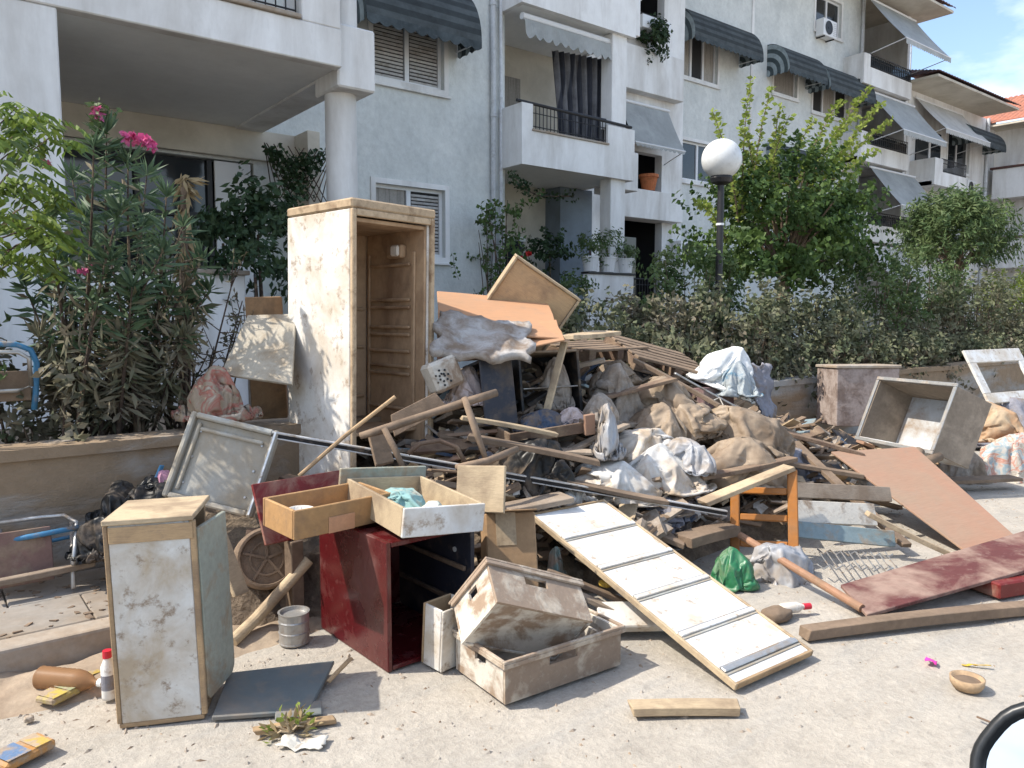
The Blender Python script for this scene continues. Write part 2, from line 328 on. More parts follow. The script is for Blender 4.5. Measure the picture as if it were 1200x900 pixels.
def window(parent, u0, u1, z0, z1, v, leaves=2, style='glass', sill=True, fw=.06):
    """window in an opening of the front at plane v: surround, frame, panes or slats"""
    wn = put('window', None, parent)
    b = MB(); s = .09
    b.box(u0 - s, v - .025, z0 - s, u1 + s, v - .002, z0); b.box(u0 - s, v - .025, z1, u1 + s, v - .002, z1 + s); b.box(u0 - s, v - .025, z0, u0, v - .002, z1); b.box(u1, v - .025, z0, u1 + s, v - .002, z1)
    put('surround', b.mesh('surround', white_wall), wn)
    vi = v + .09; b = MB()
    b.box(u0, vi, z0, u1, vi + .06, z0 + fw); b.box(u0, vi, z1 - fw, u1, vi + .06, z1); b.box(u0, vi, z0 + fw, u0 + fw, vi + .06, z1 - fw); b.box(u1 - fw, vi, z0 + fw, u1, vi + .06, z1 - fw)
    wdt = (u1 - u0) / leaves
    for i in range(1, leaves): b.box(u0 + i * wdt - fw * .7, vi - .004, z0 + fw, u0 + i * wdt + fw * .7, vi + .055, z1 - fw)
    put('frame', b.mesh('frame', frame_white), wn)
    for i in range(leaves):
        a, c = u0 + i * wdt + fw, u0 + (i + 1) * wdt - fw; st = style if isinstance(style, str) else style[i]
        if st == 'slats':
            p = .062; n = int((z1 - z0 - 2 * fw) / p); me = MB().box(a + .004, vi + .012, 0, c - .004, vi + .03, p * .72, Matrix.Rotation(0, 4, 'X')).mesh('slat', slat_m, .006)
            for q in range(n): put('slat', me, wn, Matrix.Translation((0, 0, z0 + fw + q * p)))
            put('shutter_back', MB().box(a, vi + .034, z0 + fw, c, vi + .04, z1 - fw).mesh('shutter_back', dark_room), wn)
        else:
            mm = {'glass': glass_d, 'curtain': curtain_m, 'dark': dark_room}[st]
            put('pane' if st != 'curtain' else 'curtain', MB().box(a, vi + .03, z0 + fw, c, vi + .036, z1 - fw).mesh('pane', mm), wn)
    if sill: put('sill', MB().box(u0 - .12, v - .07, z0 - .135, u1 + .12, v - .028, z0 - .092).mesh('sill', white_wall, .006), wn)
    return wn
def railing(parent, pts, z0, z1, gap=.11, r=.009, top=.022, name='railing'):
    b = MB()
    for a, c in zip(pts[:-1], pts[1:]):
        a, c = Vector((*a, 0)), Vector((*c, 0)); n = max(1, int((c - a).length / gap))
        for z, rr in ((z0 + .06, r * 1.1), (z1, top), (z1 - .16, r)): b.tube([a + _z * z, c + _z * z], rr, 6)
        for i in range(n + 1): p = a.lerp(c, i / n); b.tube([p + _z * (z0 + .0), p + _z * z1], r, 5)
    return put(name, b.mesh(name, iron), parent)
def dome_awning(parent, u0, u1, zt, h, proj, v):
    """hooded window awning: barrel top, striped quarter-round ends, scalloped hem"""
    a = put('awning', None, parent, Matrix.Translation((u0, v - .004, zt - h))); b = MB(); n = 12; L = u1 - u0
    arc = [(-proj * math.sin(t * math.pi / 2 / n), h * math.cos(t * math.pi / 2 / n)) for t in range(n + 1)]
    ns = int(L / .22); arcb = [(x * .985, z * .985) for x, z in arc]
    for pr, flip in ((arc, 0), (arcb, 1)):
        vs = [(0, y, z) for y, z in pr] + [(L, y, z) for y, z in pr]; b.add(vs, [(i, i + 1, n + 2 + i, n + 1 + i) for i in range(n)])
    put('awning_top', b.mesh('awning_top', dome_top, smooth=True), a)
    b = MB(); m = ns * 6
    for s, o in ((0, 0), (1, .012)):
        b.add([(L * i / m, -proj + o, 0) for i in range(m + 1)] + [(L * i / m, -proj + o, -.10 - .055 * abs(math.sin(math.pi * i / 6))) for i in range(m + 1)], [(i, i + 1, m + 2 + i, m + 1 + i) for i in range(m)])
    put('valance', b.mesh('valance', awn_dark), a)
    for x in (.0, L):
        b = MB(); o = .005 if x == 0 else -.005; k = 10
        low = [(x, -proj * (1 - i / k), -.06 - .05 * abs(math.sin(math.pi * i / 2.5))) for i in range(k + 1)]
        b.add([(x, y, z) for y, z in arc] + low[1:], [tuple(range(n + 1 + k))])
        put('awning_end', b.mesh('awning_end', dome_end), a)
    put('awning_frame', MB().tube([(.03, 0, .02), (.03, -proj + .02, .0), (L - .03, -proj + .02, .0), (L - .03, 0, .02)], .014, 6).mesh('awning_frame', frame_white), a)
    return a
def drop_awning(parent, u0, u1, v0, z0, v1, z1, mat, val=.16, arms=True):
    """flat canvas awning sloping out from the front on two arms"""
    a = put('awning', None, parent); L = u1 - u0; b = MB(); n = 8; m = 10
    for o in (0, .012):
        vs = []
        for j in range(n + 1):
            t = j / n; sag = -.05 * math.sin(math.pi * t)
            for i in range(m + 1): vs.append((u0 + L * i / m, v0 + (v1 - v0) * t, z0 + (z1 - z0) * t + sag - o + .01 * math.sin(i * 1.9)))
        b.add(vs, [(j * (m + 1) + i, j * (m + 1) + i + 1, (j + 1) * (m + 1) + i + 1, (j + 1) * (m + 1) + i) for j in range(n) for i in range(m)])
    put('canvas', b.mesh('canvas', mat, smooth=True), a)
    b = MB(); q = int(L / .16) * 4
    b.add([(u0 + L * i / q, v1 - .01, z1) for i in range(q + 1)] + [(u0 + L * i / q, v1 - .012 + .006 * math.sin(i), z1 - val - .05 * abs(math.sin(math.pi * i / 4))) for i in range(q + 1)], [(i, i + 1, q + 2 + i, q + 1 + i) for i in range(q)])
    put('valance', b.mesh('valance', mat), a)
    put('roller', MB().tube([(u0 - .04, v0, z0 + .02), (u1 + .04, v0, z0 + .02)], .04, 8).mesh('roller', frame_white), a); put('front_bar', MB().tube([(u0 - .02, v1, z1), (u1 + .02, v1, z1)], .022, 6).mesh('front_bar', frame_white), a)
    if arms:
        for u in (u0 + .02, u1 - .02): put('awning_arm', MB().tube([(u, v0 + .1, z1 - .25), (u, v1, z1)], .016, 6).mesh('awning_arm', frame_white), a)
    return a
def pipe(parent, u, v, z0, z1, r=.045, name='drain_pipe'):
    b = MB().tube([(u, v, z0), (u, v, z1)], r, 10); z = z0 + .8
    while z < z1: b.tube([(u, v, z), (u, v, z + .05)], r * 1.25, 10); z += 2.0
    return put(name, b.mesh(name, pipe_m, smooth=False), parent)
def slab(parent, name, u0, u1, v0, v1, z0, z1, mat, bevel=.01):
    return put(name, MB().box(u0, v0, z0, u1, v1, z1).mesh(name, mat, bevel), parent)
# ---- block A: veranda on the left, stucco front, corner balconies
A = thing('apartment_building', 'pale stucco block with a deep ground veranda and stacked corner balconies', 'building', Matrix.Identity(4))
FA = 11.9
ga = V(437, 213, FA); gb = V(522, 290, FA); fa = V(440, 95, FA); fb = V(518, 5, FA)
holesA = [(6.35, 7.75, 2.55, 3.75), (6.35, 7.75, 5.50, 7.05), (-8, 4.28, .9, 3.82), (-9, 4.2, 5.3, 7.2)]
put('wall', holed_wall(-14, 9.12, .3, 10.4, FA, .28, holesA).mesh('wall', stucco), A)
slab(A, 'side_wall', 8.86, 9.12, FA + .281, 13.2, .3, 10.4, cream_wall, 0)
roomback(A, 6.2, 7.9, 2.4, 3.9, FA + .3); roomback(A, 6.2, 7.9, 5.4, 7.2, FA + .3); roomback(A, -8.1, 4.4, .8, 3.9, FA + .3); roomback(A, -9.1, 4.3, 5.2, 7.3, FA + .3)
slab(A, 'flat_roof', -14.3, 13.0, FA - .5, 17, 10.4, 10.65, white_wall)  # unseen roof, its height chosen for how far the block's shadow reaches
slab(A, 'rear_wall', -14, 12.7, 16.5, 16.7, .3, 10.39, stucco, 0)
window(A, 6.35, 7.75, 2.55, 3.75, FA, 2, ('curtain', 'slats')); window(A, 6.35, 7.75, 5.5, 7.05, FA, 2, 'slats')
# hooded awning over the shuttered window
dome_awning(A, 5.85, 8.05, 7.2, 1.0, .75, FA)
for u, r in ((8.80, .05), (8.98, .035)): pipe(A, u, FA - .07, .4, 10.4, r)
# --- deep veranda
VF = 8.32
slab(A, 'veranda_slab', -14, 3.98, VF + .02, FA - .002, 4.30, 4.52, soffit, 0)
slab(A, 'veranda_parapet', -14, 3.98, VF - .14, VF + .018, 4.27, 4.68, white_wall, .012)
slab(A, 'parapet_coping', -14, 3.5, VF - .18, VF + .06, 4.683, 4.73, kerb_m, .008)
b = MB().prism([(3.981, VF + .63), (4.4, VF + .63), (4.4, FA - .002), (3.981, FA - .002)], 4.272, 5.3); put('veranda_end', b.mesh('veranda_end', white_wall, .01), A)
slab(A, 'upper_parapet_block', 3.52, 3.97, VF - .138, VF + .4, 4.683, 7.24, white_wall, .01)
railing(A, [(-8, VF - .06), (3.48, VF - .06)], 4.73, 5.35)
slab(A, 'unseen_upper_veranda', -14, 3.9, VF - .1, FA - .002, 7.25, 8.3, white_wall, .01)  # out of view; height and left reach set to shade the pavement
slab(A, 'front_pier', -.6, 1.20, VF - .12, VF + .55, .3, 4.268, white_wall, .012)
slab(A, 'capital', 3.982, 4.46, VF - .02, VF + .62, 4.10, 4.80, white_wall, .02)
put('upper_column', MB().lathe([(.15, 4.8), (.15, 7.25)], 24, Matrix.Translation((4.2, VF + .25, 0))).mesh('upper_column', white_wall, smooth=True), A)
put('column', MB().lathe([(.185, .3), (.185, 4.10)], 28, Matrix.Translation((4.19, VF + .36, 0))).mesh('column', white_wall, smooth=True), A)
slab(A, 'veranda_floor', -14, 5.2, VF + .2, FA - .002, .3, 1.18, kerb_m, 0)
slab(A, 'veranda_low_wall', 1.202, 2.86, VF - .02, VF + .16, .3, 1.93, white_wall, .01)
slab(A, 'low_wall_coping', 1.203, 2.9, VF - .06, VF + .2, 1.932, 1.98, kerb_m, .006)
slab(A, 'veranda_low_wall', -8, -.602, VF - .02, VF + .16, .3, 1.93, white_wall, .01)
slab(A, 'low_wall_coping', -8, -.603, VF - .06, VF + .2, 1.932, 1.98, kerb_m, .006)
slab(A, 'lintel', -8, 4.9, FA - .12, FA - .004, 3.86, 4.297, cream_wall, .006)
slab(A, 'side_fin', 4.90, 5.10, FA - .6, FA - .005, 1.18, 4.297, cream_wall, .006)
slab(A, 'white_shutter', 3.70, 4.24, FA + .02, FA + .07, 1.2, 3.80, frame_white, .006)
dr = put('veranda_door', None, A)
b = MB()
for u in (1.6, 2.6, 3.6): b.box(u, FA + .05, 1.2, u + .07, FA + .10, 3.8)
b.box(1.0, FA + .05, 2.95, 3.66, FA + .095, 3.02); b.box(1.0, FA + .05, 1.25, 3.66, FA + .095, 1.35)
put('door_frame', b.mesh('door_frame', iron), dr); put('door_glass', MB().box(.9, FA + .12, 1.2, 3.66, FA + .13, 3.8).mesh('door_glass', glass_d), dr)
b = MB().tube([(2.62, FA - .5, 2.55), (3.5, FA - .2, 2.95)], .02, 6).tube([(2.62, FA - .5, 2.55), (3.6, FA - .3, 2.35)], .02, 6).tube([(3.2, FA - .4, 1.2), (3.5, FA - .2, 2.95)], .02, 6); put('folded_drying_frame', b.mesh('folded_drying_frame', iron), dr)
# --- corner balconies
BF, BB = 11.2, 13.2
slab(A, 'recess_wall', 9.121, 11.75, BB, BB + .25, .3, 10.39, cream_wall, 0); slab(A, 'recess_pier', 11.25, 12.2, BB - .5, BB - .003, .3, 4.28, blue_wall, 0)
for k, zb in enumerate((4.27, 7.12)):
    slab(A, 'balcony_slab', 9.0, 11.92, BF + .101, BB - .003, zb + .02, zb + .17, soffit, 0)
    bal = put('balcony', None, A)
    b = MB().box(8.98, BF, zb, 11.95, BF + .1, zb + .62).box(8.98, BF + .1, zb, 9.08, FA - .003, zb + 1.10).box(11.85, BF + .1, zb, 11.95, BB - .51, zb + 1.02).box(8.98, BF, zb + .62, 9.24, BF + .1, zb + 1.10).box(11.18, BF, zb + .62, 11.95, BF + .1, zb + 1.02)
    put('parapet', b.mesh('parapet', white_wall), bal)
    put('coping', MB().box(9.22, BF - .03, zb + .622, 11.2, BF + .13, zb + .66).mesh('coping', kerb_m, .005), bal)
    railing(bal, [(9.26, BF + .05), (11.16, BF + .05)], zb + .66, zb + 1.12, .09)
    put('handrail', MB().tube([(8.9, BF + .05, zb + 1.13), (11.9, BF + .05, zb + 1.08)], .03, 8).mesh('handrail', iron), bal)
slab(A, 'corner_pier', 11.38, 11.80, BF + .101, BF + .42, .3, 4.288, white_wall, .01); slab(A, 'corner_pier', 11.38, 11.80, BF + .101, BF + .42, 5.30, 7.138, white_wall, .01); slab(A, 'corner_pier', 11.38, 11.80, BF + .101, BF + .42, 8.2, 10.39, white_wall, .01)
slab(A, 'return_block', 11.96, 12.45, BF + .35, BF + 1.2, 4.15, 4.95, white_wall, .01); slab(A, 'return_block', 11.96, 12.45, BF + .35, BF + 1.2, 7.35, 8.4, white_wall, .01)
slab(A, 'planter_wall', 10.62, 11.93, BF - .05, BF + .098, .3, 2.33, white_wall, .01); slab(A, 'planter_coping', 10.60, 11.95, BF - .09, BF + .14, 2.332, 2.37, iron, .004)
slab(A, 'recess_floor', 9.13, 11.92, BF + .15, BB - .51, .3, 1.25, kerb_m, 0)
slab(A, 'recess_door', 9.9, 10.6, BB - .05, BB - .003, 1.26, 3.1, glass_d, .004)
slab(A, 'door_surround', 9.85, 10.66, BB - .04, BB - .004, 3.102, 3.2, frame_white, .004)
slab(A, 'upper_door', 9.7, 10.5, BB - .05, BB - .003, 4.5, 6.5, curtain_m, .004)
# roller awning with scalloped hem and striped side curtain on the first-floor balcony
ra = put('roller_awning', None, A)
put('roller_tube', MB().tube([(9.15, BF + .22, 6.98), (11.75, BF + .22, 6.98)], .065, 10).mesh('roller_tube', frame_white), ra)
b = MB(); q = 60
b.add([(9.17 + 2.55 * i / q, BF + .15, 6.92) for i in range(q + 1)] + [(9.17 + 2.55 * i / q, BF + .12 + .02 * math.sin(i * .8), 6.66 - .08 * abs(math.sin(math.pi * i / 5))) for i in range(q + 1)], [(i, i + 1, q + 2 + i, q + 1 + i) for i in range(q)])
put('valance', b.mesh('valance', awn_grey), ra)
cu = put('side_curtain', None, A, Matrix.Translation((10.0, 0, 0))); b = MB(); q = 70
top = [(.35 + 1.3 * i / q, BF + .75 - .25 * i / q + .05 * math.sin(i * .9), 6.75) for i in range(q + 1)]; bot = [(.62 + 1.0 * i / q, BF + .75 - .25 * i / q + .05 * math.sin(i * .9), 4.62) for i in range(q + 1)]
b.add(top + bot, [(i, i + 1, q + 2 + i, q + 1 + i) for i in range(q)]); put('curtain_cloth', b.mesh('curtain_cloth', curtain_stripe), cu)
# ---- block B: set back, hooded awnings, balconies at its far end
B = thing('apartment_building', 'tall set-back block with hooded window awnings and dark tiled roof', 'building', Matrix.Identity(4))
FB = 15.5
wB = [(18.45, 20.2, 8.65, 9.95), (18.6, 20.25, 5.62, 6.78), (23.2, 24.6, 8.98, 10.0), (25.6, 28.0, 8.75, 9.9), (25.6, 27.3, 11.55, 12.75), (23.4, 25.0, 6.0, 6.9), (14.0, 16.3, 9.0, 10.4), (14.0, 16.3, 5.95, 7.2)]
put('wall', holed_wall(17.6, 29.0, .3, 13.3, FB, .28, wB[:6]).mesh('wall', stucco), B)
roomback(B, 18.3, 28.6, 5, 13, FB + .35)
window(B, *wB[0], FB, 3, ('curtain', 'dark', 'curtain')); window(B, *wB[1], FB, 2, 'glass'); window(B, *wB[2], FB, 1, 'curtain'); window(B, *wB[3], FB, 3, ('dark', 'curtain', 'dark')); window(B, *wB[4], FB, 2, 'glass'); window(B, *wB[5], FB, 2, 'glass')
dome_awning(B, 18.0, 21.3, 10.45, 1.0, .9, FB); dome_awning(B, 22.8, 25.1, 10.4, .95, .85, FB); dome_awning(B, 25.3, 28.4, 10.3, .95, .85, FB); dome_awning(B, 22.9, 25.4, 7.25, .9, .8, FB)
pipe(B, 28.7, FB - .08, .4, 13.3, .06); pipe(B, 17.75, FB - .08, .4, 13.3, .05)
put('seam', MB().box(21.9, FB - .03, .3, 22.02, FB - .002, 13.3).mesh('seam', white_wall), B)
# stair bay between the blocks
SB = 14.4
hs = [(14.95, 16.45, 9.35, 10.9), (14.95, 16.45, 6.45, 7.05), (14.95, 16.45, 4.85, 5.85), (14.7, 16.5, .9, 4.05)]
put('stair_bay_wall', holed_wall(12.75, 17.1, .3, 13.3, SB, .25, hs).mesh('stair_bay_wall', white_wall), B); slab(B, 'stair_bay_side', 17.1, 17.3, SB, FB + .2, .3, 13.3, white_wall, 0)
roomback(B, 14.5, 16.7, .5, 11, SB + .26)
slab(B, 'bay_panel', 14.2, 16.95, SB - .3, SB - .003, 7.3, 8.4, white_wall, .01); slab(B, 'bay_panel', 14.2, 16.95, SB - .35, SB - .003, 4.05, 4.8, white_wall, .01)
slab(B, 'bay_block', 13.7, 14.6, SB - .9, SB - .003, 9.2, 10.6, white_wall, .01)
drop_awning(B, 14.6, 16.5, SB - .15, 7.0, SB - .75, 5.85, awn_grey, .05); drop_awning(B, 14.0, 17.0, SB - .1, 12.2, SB - 1.0, 10.75, awn_grey, .1)
railing(B, [(14.7, SB + .08), (16.5, SB + .08)], 1.3, 2.5); railing(B, [(14.95, SB - .1), (16.45, SB - .1)], 9.0, 9.35)
slab(B, 'bay_door', 14.75, 15.6, SB + .12, SB + .16, .9, 3.6, glass_d, 0)
# far end balconies
EF = 14.7
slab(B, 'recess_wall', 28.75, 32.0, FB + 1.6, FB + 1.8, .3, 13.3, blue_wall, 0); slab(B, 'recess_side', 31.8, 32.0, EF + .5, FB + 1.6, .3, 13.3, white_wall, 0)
for k, zb in enumerate((4.28, 7.15, 9.88)):
    bal = put('balcony', None, B); e = (27.55, 31.2) if k else (27.75, 31.6)
    b = MB().box(e[0], EF, zb, e[1], EF + .12, zb + .62).box(e[0], EF + .12, zb, e[0] + .12, FB - .003, zb + 1.05).box(e[1] - .12, EF + .12, zb, e[1], FB + 1.59, zb + 1.05).box(e[0], EF, zb + .62, e[0] + .45, EF + .12, zb + 1.05).box(e[0], EF + .121, zb, e[1], FB + 1.59, zb + .16)
    put('parapet', b.mesh('parapet', white_wall), bal)
    put('rail_panel', MB().box(e[0] + .45, EF + .04, zb + .62, e[1] - .1, EF + .07, zb + 1.02).mesh('rail_panel', glass_d), bal)
    railing(bal, [(e[0] + .45, EF + .03), (e[1] - .05, EF + .03)], zb + .62, zb + 1.08, .14, .012)
drop_awning(B, 28.3, 31.9, EF + .3, 13.05, EF - 1.1, 11.3, awn_grey); drop_awning(B, 28.4, 31.9, EF + .2, 9.75, EF - 1.1, 8.15, awn_grey); drop_awning(B, 28.5, 32.0, EF + .1, 7.0, EF - 1.1, 5.5, awn_grey); drop_awning(B, 28.5, 31.8, EF + .1, 4.1, EF - .8, 3.0, awn_cream)
def hip_eave(parent, u0, u1, v0, v1, z, mat, over=.9, rise=1.6):
    slab(parent, 'eave', u0 - over, u1 + over, v0 - over, v1, z, z + .10, cream_wall, .01)
    rf = put('roof', None, parent); b = MB(); x0, x1, y0, y1 = u0 - over - .06, u1 + over + .06, v0 - over - .06, v1
    n = int((x1 - x0) / .24); vs = []; ym = (y0 + y1) / 2
    for i in range(n * 4 + 1):
        x = x0 + (x1 - x0) * i / (n * 4); w_ = .05 * abs(math.sin(math.pi * i / 4)); hh = min(rise, (x - x0) * .42, (x1 - x) * .42); yt = y0 + hh / rise * (ym - y0)
        vs += [(x, y0, z + .17 + w_), (x, yt, z + .17 + hh + w_), (x, y0, z + .165)]
    fs = []
    for i in range(n * 4): fs += [(3 * i, 3 * i + 3, 3 * i + 4, 3 * i + 1), (3 * i + 2, 3 * i + 5, 3 * i + 3, 3 * i)]
    b.add(vs, fs); put('tile_course', b.mesh('tile_course', mat), rf); rf['kind'] = 'stuff'
    ms = int((y1 - y0) / .24) * 4; vs = []
    for i in range(ms + 1):
        y = y0 + (y1 - y0) * i / ms; w_ = .05 * abs(math.sin(math.pi * i / 4)); hh = min(rise, (y - y0) * .42, max(0, (y1 - y)) * .42 + .3); xt = x0 + hh * 2.2
        vs += [(x0, y, z + .17 + w_), (xt, y, z + .17 + hh + w_), (x0, y, z + .165)]
    fs = []
    for i in range(ms): fs += [(3 * i, 3 * i + 1, 3 * i + 4, 3 * i + 3), (3 * i + 2, 3 * i, 3 * i + 3, 3 * i + 5)]
    b = MB().add(vs, fs); put('tile_course', b.mesh('tile_course', mat), rf)
hip_eave(B, 17.0, 32.0, EF + .2, 21, 13.3, roof_dark)
slab(B, 'rear_wall', 12.75, 32, 20.5, 20.7, .3, 13.29, stucco, 0)
# ---- block C beyond
Cb = thing('apartment_building', 'lower block with brown tiled eave, slanted awnings and one corner balcony', 'building', Matrix.Identity(4))
FC = 15.3
wC = [(36.0, 38.2, 7.9, 9.6), (36.0, 38.2, 4.6, 6.0)]
put('wall', holed_wall(32.3, 41, .3, 10.6, FC, .28, wC).mesh('wall', white_wall), Cb); roomback(Cb, 35.8, 38.4, 4.4, 9.8, FC + .3)
window(Cb, *wC[0], FC, 2, 'glass'); window(Cb, *wC[1], FC, 2, 'glass')
for zb in (6.75,):
    bal = put('balcony', None, Cb); e = (32.6, 35.6)
    b = MB().box(e[0], FC - 1.0, zb, e[1], FC - .9, zb + .55).box(e[0], FC - .9, zb, e[0] + .1, FC - .003, zb + 1.05).box(e[1] - .1, FC - .9, zb, e[1], FC - .003, zb + 1.05).box(e[0], FC - 1.0, zb + .55, e[0] + .7, FC - .9, zb + 1.05).box(e[0], FC - .899, zb, e[1], FC - .004, zb + .15)
    put('parapet', b.mesh('parapet', white_wall), bal); railing(bal, [(e[0] + .7, FC - .95), (e[1], FC - .95)], zb + .55, zb + 1.08, .1, .014)
slab(Cb, 'balcony_door', 33.0, 35.2, FC - .06, FC - .003, 6.95, 9.2, glass_d, 0); slab(Cb, 'door_frame', 34.05, 34.2, FC - .09, FC - .062, 6.95, 9.2, frame_white, 0)
drop_awning(Cb, 32.7, 37.0, FC - .1, 10.3, FC - 1.3, 8.9, awn_cream); drop_awning(Cb, 32.7, 36.2, FC - .1, 6.4, FC - 1.4, 4.9, awn_grey); dome_awning(Cb, 36.4, 39.6, 9.9, .9, 1.0, FC); dome_awning(Cb, 36.2, 39.6, 6.4, .9, 1.0, FC)
pipe(Cb, 39.9, FC - .1, .4, 10.6, .07); hip_eave(Cb, 32.3, 38.5, FC - .6, 20, 10.6, roof_dark, .9, 1.3)
# ---- wing D with the orange roof, its long side facing down the street
D = thing('apartment_building', 'white wing with orange tiled roof and long parapet balconies', 'building', Matrix.Identity(4))
slab(D, 'wall', 41.2, 52, 4.5, 20, .3, 10.2, white_wall, 0)
for zb in (6.9, 3.7): slab(D, 'long_balcony', 40.1, 41.198, 4.3, 15.0, zb, zb + 1.35, white_wall, .01); slab(D, 'balcony_coping', 40.02, 41.19, 4.2, 15.1, zb + 1.352, zb + 1.45, roof_dark, .01)
hip_eave(D, 41.2, 52, 4.0, 22, 10.2, roof_red, 1.2, 2.2)
for y in (7, 9.5, 12.2):
    for z in (8.4, 5.2): slab(D, 'window', 41.15, 41.197, y, y + 1.3, z, z + 1.3, glass_d, 0)
# television aerial on block C
ae = thing('tv_aerial', 'thin television aerial on the brown tiled roof', 'aerial', Matrix.Translation((34.2, 16.2, 11.0)))
b = MB().tube([(0, 0, 0), (0, 0, 2.4)], .03, 6).tube([(-.5, 0, 2.2), (.6, 0, 2.35)], .02, 5)
for i in range(6): b.tube([(-.45 + i * .2, -.25, 2.2 + i * .025), (-.45 + i * .2, .25, 2.2 + i * .025)], .014, 5)
put('mast', b.mesh('mast', pipe_m), ae)
# air conditioners hung on the fronts
def aircon(u, v, z, label):
    t = thing('air_conditioner', label, 'air conditioner', Matrix.Translation((u, v, z)), 'air conditioners on the fronts')
    put('case', MB().box(0, -.34, 0, .85, -.03, .58).mesh('case', frame_white, .015), t)
    m = Matrix.Translation((.33, -.345, .29)) @ Matrix.Rotation(R_(90), 4, 'X')
    put('grille', MB().lathe([(.23, 0), (.23, .012), (.2, .012), (.2, .004), (.05, .004), (.05, .014), (0.001, .014)], 20, m).mesh('grille', iron), t)
    b = MB()
    for i in range(7): b.box(.62, -.352, .08 + i * .065, .80, -.341, .10 + i * .065)
    put('louvre', b.mesh('louvre', pipe_m), t)
    put('bracket', MB().box(.1, -.32, -.04, .14, -.001, -.003).box(.7, -.32, -.04, .74, -.001, -.003).mesh('bracket', iron), t)
p = V(955, 30, FB); aircon(p.x, FB, 11.25, 'white air conditioner fixed beneath the highest window of the tall block')
p = V(783, 288, SB); aircon(16.9, SB, 3.0, 'air conditioner beside the dark ground-floor gate of the stair bay')
aircon(37.4, FC, 6.95, 'white air conditioner next to the corner balcony of the lower block')

# ------------------------------------------------------------------ planting
class Leaves:
    """collects folded leaf blades (4 points, 2 triangles) into one crown mesh"""
    def __init__(s): s.p = []
    def leaf(s, pos, d, L, wd, roll=None):
        s.p.append((pos, d, L, wd, rnd.uniform(0, 6.28) if roll is None else roll))
    def mesh(s, name, mat):
        n = len(s.p); P = np.array([tuple(q[0]) for q in s.p]); D = np.array([tuple(q[1]) for q in s.p], float); D /= np.linalg.norm(D, axis=1)[:, None] + 1e-9
        L = np.array([q[2] for q in s.p])[:, None]; Wd = np.array([q[3] for q in s.p])[:, None]; r = np.array([q[4] for q in s.p])[:, None]
        a = np.where(np.abs(D[:, 2:3]) < .9, np.array([[0, 0, 1.]]), np.array([[1., 0, 0]])); X = np.cross(D, a); X /= np.linalg.norm(X, axis=1)[:, None]; Y = np.cross(X, D)
        S = X * np.cos(r) + Y * np.sin(r); Nn = np.cross(D, S)
        v = np.empty((n * 4, 3)); v[0::4] = P; v[1::4] = P + D * L * .5 + S * Wd * .5 + Nn * Wd * .15; v[2::4] = P + D * L - Nn * L * .06; v[3::4] = P + D * L * .5 - S * Wd * .5 + Nn * Wd * .15
        me = bpy.data.meshes.new(name); me.vertices.add(n * 4); me.vertices.foreach_set('co', v.ravel().astype(np.float32))
        i = np.arange(n) * 4; tri = np.stack([i, i + 1, i + 2, i, i + 2, i + 3], 1).ravel(); me.loops.add(n * 6); me.loops.foreach_set('vertex_index', tri.astype(np.int32))
        me.polygons.add(n * 2); me.polygons.foreach_set('loop_start', (np.arange(n * 2) * 3).astype(np.int32)); me.polygons.foreach_set('loop_total', np.full(n * 2, 3, np.int32))
        me.update(); me.validate(); me.materials.append(mat); return me
def rv(s=1.0): return Vector((rnd.gauss(0, 1), rnd.gauss(0, 1), rnd.gauss(0, 1))).normalized() * s
def twig(Lv, p, d, length, n, L, wd, droop=.0, spread=.9, jit=.02, b=None, r=.004):
    """leaves along one bending twig"""
    q = Vector(p); d = Vector(d).normalized(); st = length / n; pts = [q.copy()]
    for i in range(n):
        d = (d + rv(.14) + Vector((0, 0, -droop))).normalized(); q = q + d * st; pts.append(q.copy())
        for s in range(2):
            o = d.orthogonal(); o.rotate(Matrix.Rotation(rnd.uniform(0, 6.28), 3, d)); Lv.leaf(q + rv(jit), d * (1 - spread) + o * spread, L * rnd.uniform(.6, 1.2), wd * rnd.uniform(.7, 1.2))
    if b is not None: b.tube(pts[::max(1, n // 4)] + [pts[-1]], r, 4, False)
    return q
bark = dirty('bark', (.14, .10, .075), (.24, .18, .12), .4, 6, .95, .5, streak=(1, 1, .3))
stem_d = dirty('dark_stem', (.07, .05, .04), (.20, .15, .10), .35, 8, .95, .3)
LF = dict(
    oleander=leafmat('oleander_leaf', (.055, .10, .055), (.12, .18, .10), .2), muddy=leafmat('mud_coated_leaf', (.22, .185, .135), (.10, .11, .065), .1, 5, .9),
    bright=leafmat('bright_leaf', (.10, .17, .03), (.19, .25, .05), .35), tree=leafmat('tree_leaf', (.035, .075, .022), (.10, .16, .04), .28, 2.2), shoot=leafmat('young_shoot_leaf', (.20, .27, .05), (.28, .33, .08), .4),
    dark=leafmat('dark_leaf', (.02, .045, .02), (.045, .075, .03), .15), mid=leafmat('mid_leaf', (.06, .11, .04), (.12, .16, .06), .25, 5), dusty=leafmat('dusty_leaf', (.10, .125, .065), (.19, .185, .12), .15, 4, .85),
    ivy=leafmat('climber_leaf', (.05, .10, .03), (.11, .17, .05), .25), dead=leafmat('dead_leaf', (.28, .21, .11), (.36, .28, .16), .2, 9, .9))
pink = leafmat('pink_petal', (.62, .06, .24), (.70, .20, .38), .3); redp = leafmat('red_petal', (.5, .02, .03), (.6, .05, .04), .3)
def blossom(parent, c, r, mat, n=26):
    Lv = Leaves()
    for i in range(n): d = rv(); Lv.leaf(Vector(c) + rv(r * .35), d + Vector((0, 0, .4)), r * 1.0, r * .8)
    return put('blossom', Lv.mesh('blossom', mat), parent)
